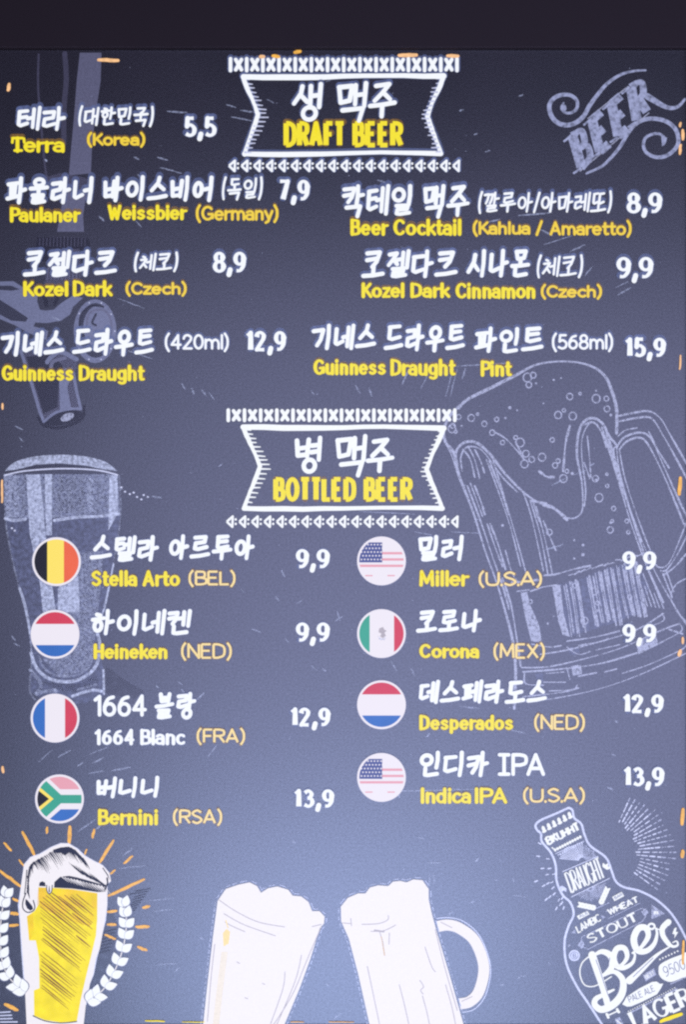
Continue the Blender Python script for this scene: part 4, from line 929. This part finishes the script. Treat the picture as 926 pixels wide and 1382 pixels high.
entry('bottled entry beside the upper starred flag', [('밀러', 563, 722, 627, 758)], [('Miller', 566, 770, 634, 791)], [('(U.S.A)', 646, 771, 732, 791)], ('9,9', 840, 744, 886, 769), flag_disc(515, 757, usa))
entry('bottled entry beside the green, white and red flag', [('코로나', 563, 822, 652, 854)], [('Corona', 566, 869, 647, 888)], [('(MEX)', 666, 868, 736, 889)], ('9,9', 840, 842, 886, 867), flag_disc(515, 855, mex))
entry('bottled entry beside the right red, white and blue striped flag', [('데스페라도스', 565, 917, 741, 950)], [('Desperados', 566, 965, 693, 985)], [('(NED)', 721, 964, 790, 985)], ('12,9', 840, 937, 896, 962), flag_disc(515, 951, ned))
entry('bottled entry at the bottom right beside the lower starred flag', [('인디카', 565, 1013, 662, 1049), ('|PA', 672, 1016, 736, 1047, 4.9)], [('Indica', 568, 1063, 636, 1084), ('IPA', 641, 1063, 685, 1084)], [('(U.S.A)', 706, 1063, 790, 1083)], ('13,9', 841, 1035, 897, 1061), flag_disc(515, 1049, usa))

# ------------------------------------------------------------------ stray chalk scratches
m = MB()
for x0, y0, x1, y1 in ((225, 150, 252, 152), (305, 141, 318, 145), (325, 149, 352, 153), (312, 158, 340, 163), (360, 134, 370, 139), (180, 212, 187, 215), (212, 212, 226, 216), (215, 226, 245, 234), (185, 235, 190, 240), (133, 292, 140, 298), (183, 298, 191, 307), (160, 403, 194, 416), (172, 473, 205, 484), (70, 428, 80, 432), (45, 340, 50, 346),
                       (510, 243, 520, 246), (700, 291, 745, 287), (735, 330, 772, 318), (770, 340, 790, 330), (800, 360, 790, 372), (832, 388, 848, 380), (835, 398, 852, 388), (660, 300, 675, 296), (730, 310, 746, 318),
                       (245, 518, 250, 525), (258, 524, 262, 532), (272, 526, 278, 534), (282, 530, 289, 540), (420, 527, 424, 533), (480, 520, 486, 531), (498, 524, 502, 535), (543, 518, 553, 495), (568, 524, 577, 508), (602, 535, 612, 497), (608, 535, 618, 495), (624, 512, 628, 497), (615, 494, 690, 490), (485, 690, 560, 694), (610, 718, 650, 720),
                       (735, 742, 760, 735), (640, 705, 646, 700), (585, 722, 560, 718), (745, 655, 766, 645), (775, 641, 792, 634), (798, 628, 803, 625),
                       (380, 770, 384, 778), (372, 805, 376, 810), (325, 795, 328, 799), (400, 815, 408, 810), (340, 849, 352, 853), (385, 862, 389, 867), (420, 898, 428, 905), (435, 902, 440, 906), (455, 825, 459, 838), (462, 832, 452, 838), (265, 945, 275, 935), (210, 925, 214, 928), (240, 920, 246, 924), (245, 930, 248, 934),
                       (280, 1022, 293, 1005), (52, 1028, 70, 1012), (78, 1022, 95, 1012), (104, 1034, 112, 1029), (120, 1018, 145, 1008), (124, 1030, 140, 1022), (105, 1122, 128, 1106), (150, 1040, 176, 1035), (120, 1044, 140, 1040), (128, 1120, 137, 1113), (165, 1155, 178, 1145), (160, 1172, 196, 1168), (195, 1216, 236, 1212), (205, 1230, 232, 1227), (213, 1302, 240, 1300), (234, 1312, 242, 1306),
                       (530, 1068, 640, 1065), (620, 953, 648, 956), (575, 995, 580, 990), (690, 985, 708, 989), (820, 1062, 828, 1066), (825, 1017, 832, 1020), (830, 972, 834, 975), (528, 892, 535, 905), (536, 1070, 540, 1076), (555, 902, 560, 912), (588, 1164, 596, 1165), (578, 1164, 597, 1164), (580, 1178, 580, 1194), (585, 1178, 586, 1192), (642, 1163, 646, 1158), (668, 1187, 671, 1188), (692, 1185, 694, 1190), (635, 1218, 640, 1217),
                       (694, 1208, 712, 1211), (703, 1317, 710, 1317), (740, 1298, 744, 1302), (560, 1308, 566, 1310), (605, 1235, 611, 1230), (450, 1375, 460, 1368), (700, 1320, 702, 1318), (676, 1330, 680, 1328), (440, 1328, 444, 1330), (395, 1135, 398, 1138), (270, 1265, 274, 1268), (565, 1130, 572, 1132), (20, 575, 30, 580), (25, 590, 32, 597), (15, 858, 20, 864), (18, 868, 26, 872), (150, 655, 165, 660), (205, 670, 218, 672), (295, 630, 300, 626),
                       (620, 150, 626, 148), (640, 182, 644, 180), (700, 130, 706, 128), (655, 205, 662, 203), (60, 215, 63, 218), (440, 110, 446, 108), (690, 55, 700, 60), (815, 1310, 820, 1312)):
    n = 5
    m.stroke([(x0+(x1-x0)*i/n+random.uniform(-.4, .4), y0+(y1-y0)*i/n+random.uniform(-.4, .4)) for i in range(n+1)], random.choice((1.2, 1.7, 2.2)), 'scratch', 1.2, taper=lambda t: .5+.6*math.sin(math.pi*t))
for i in range(240):
    x, y = random.uniform(8, 918), random.uniform(85, 1370)
    if random.random() < .4: y = random.uniform(600, 1370)
    m.ellipse(x, y, random.uniform(.4, 1.1), random.uniform(.4, .9), 'scratch', 1.2, n=6)
o = part(m, 'chalk_scratches'); o['kind'] = 'stuff'
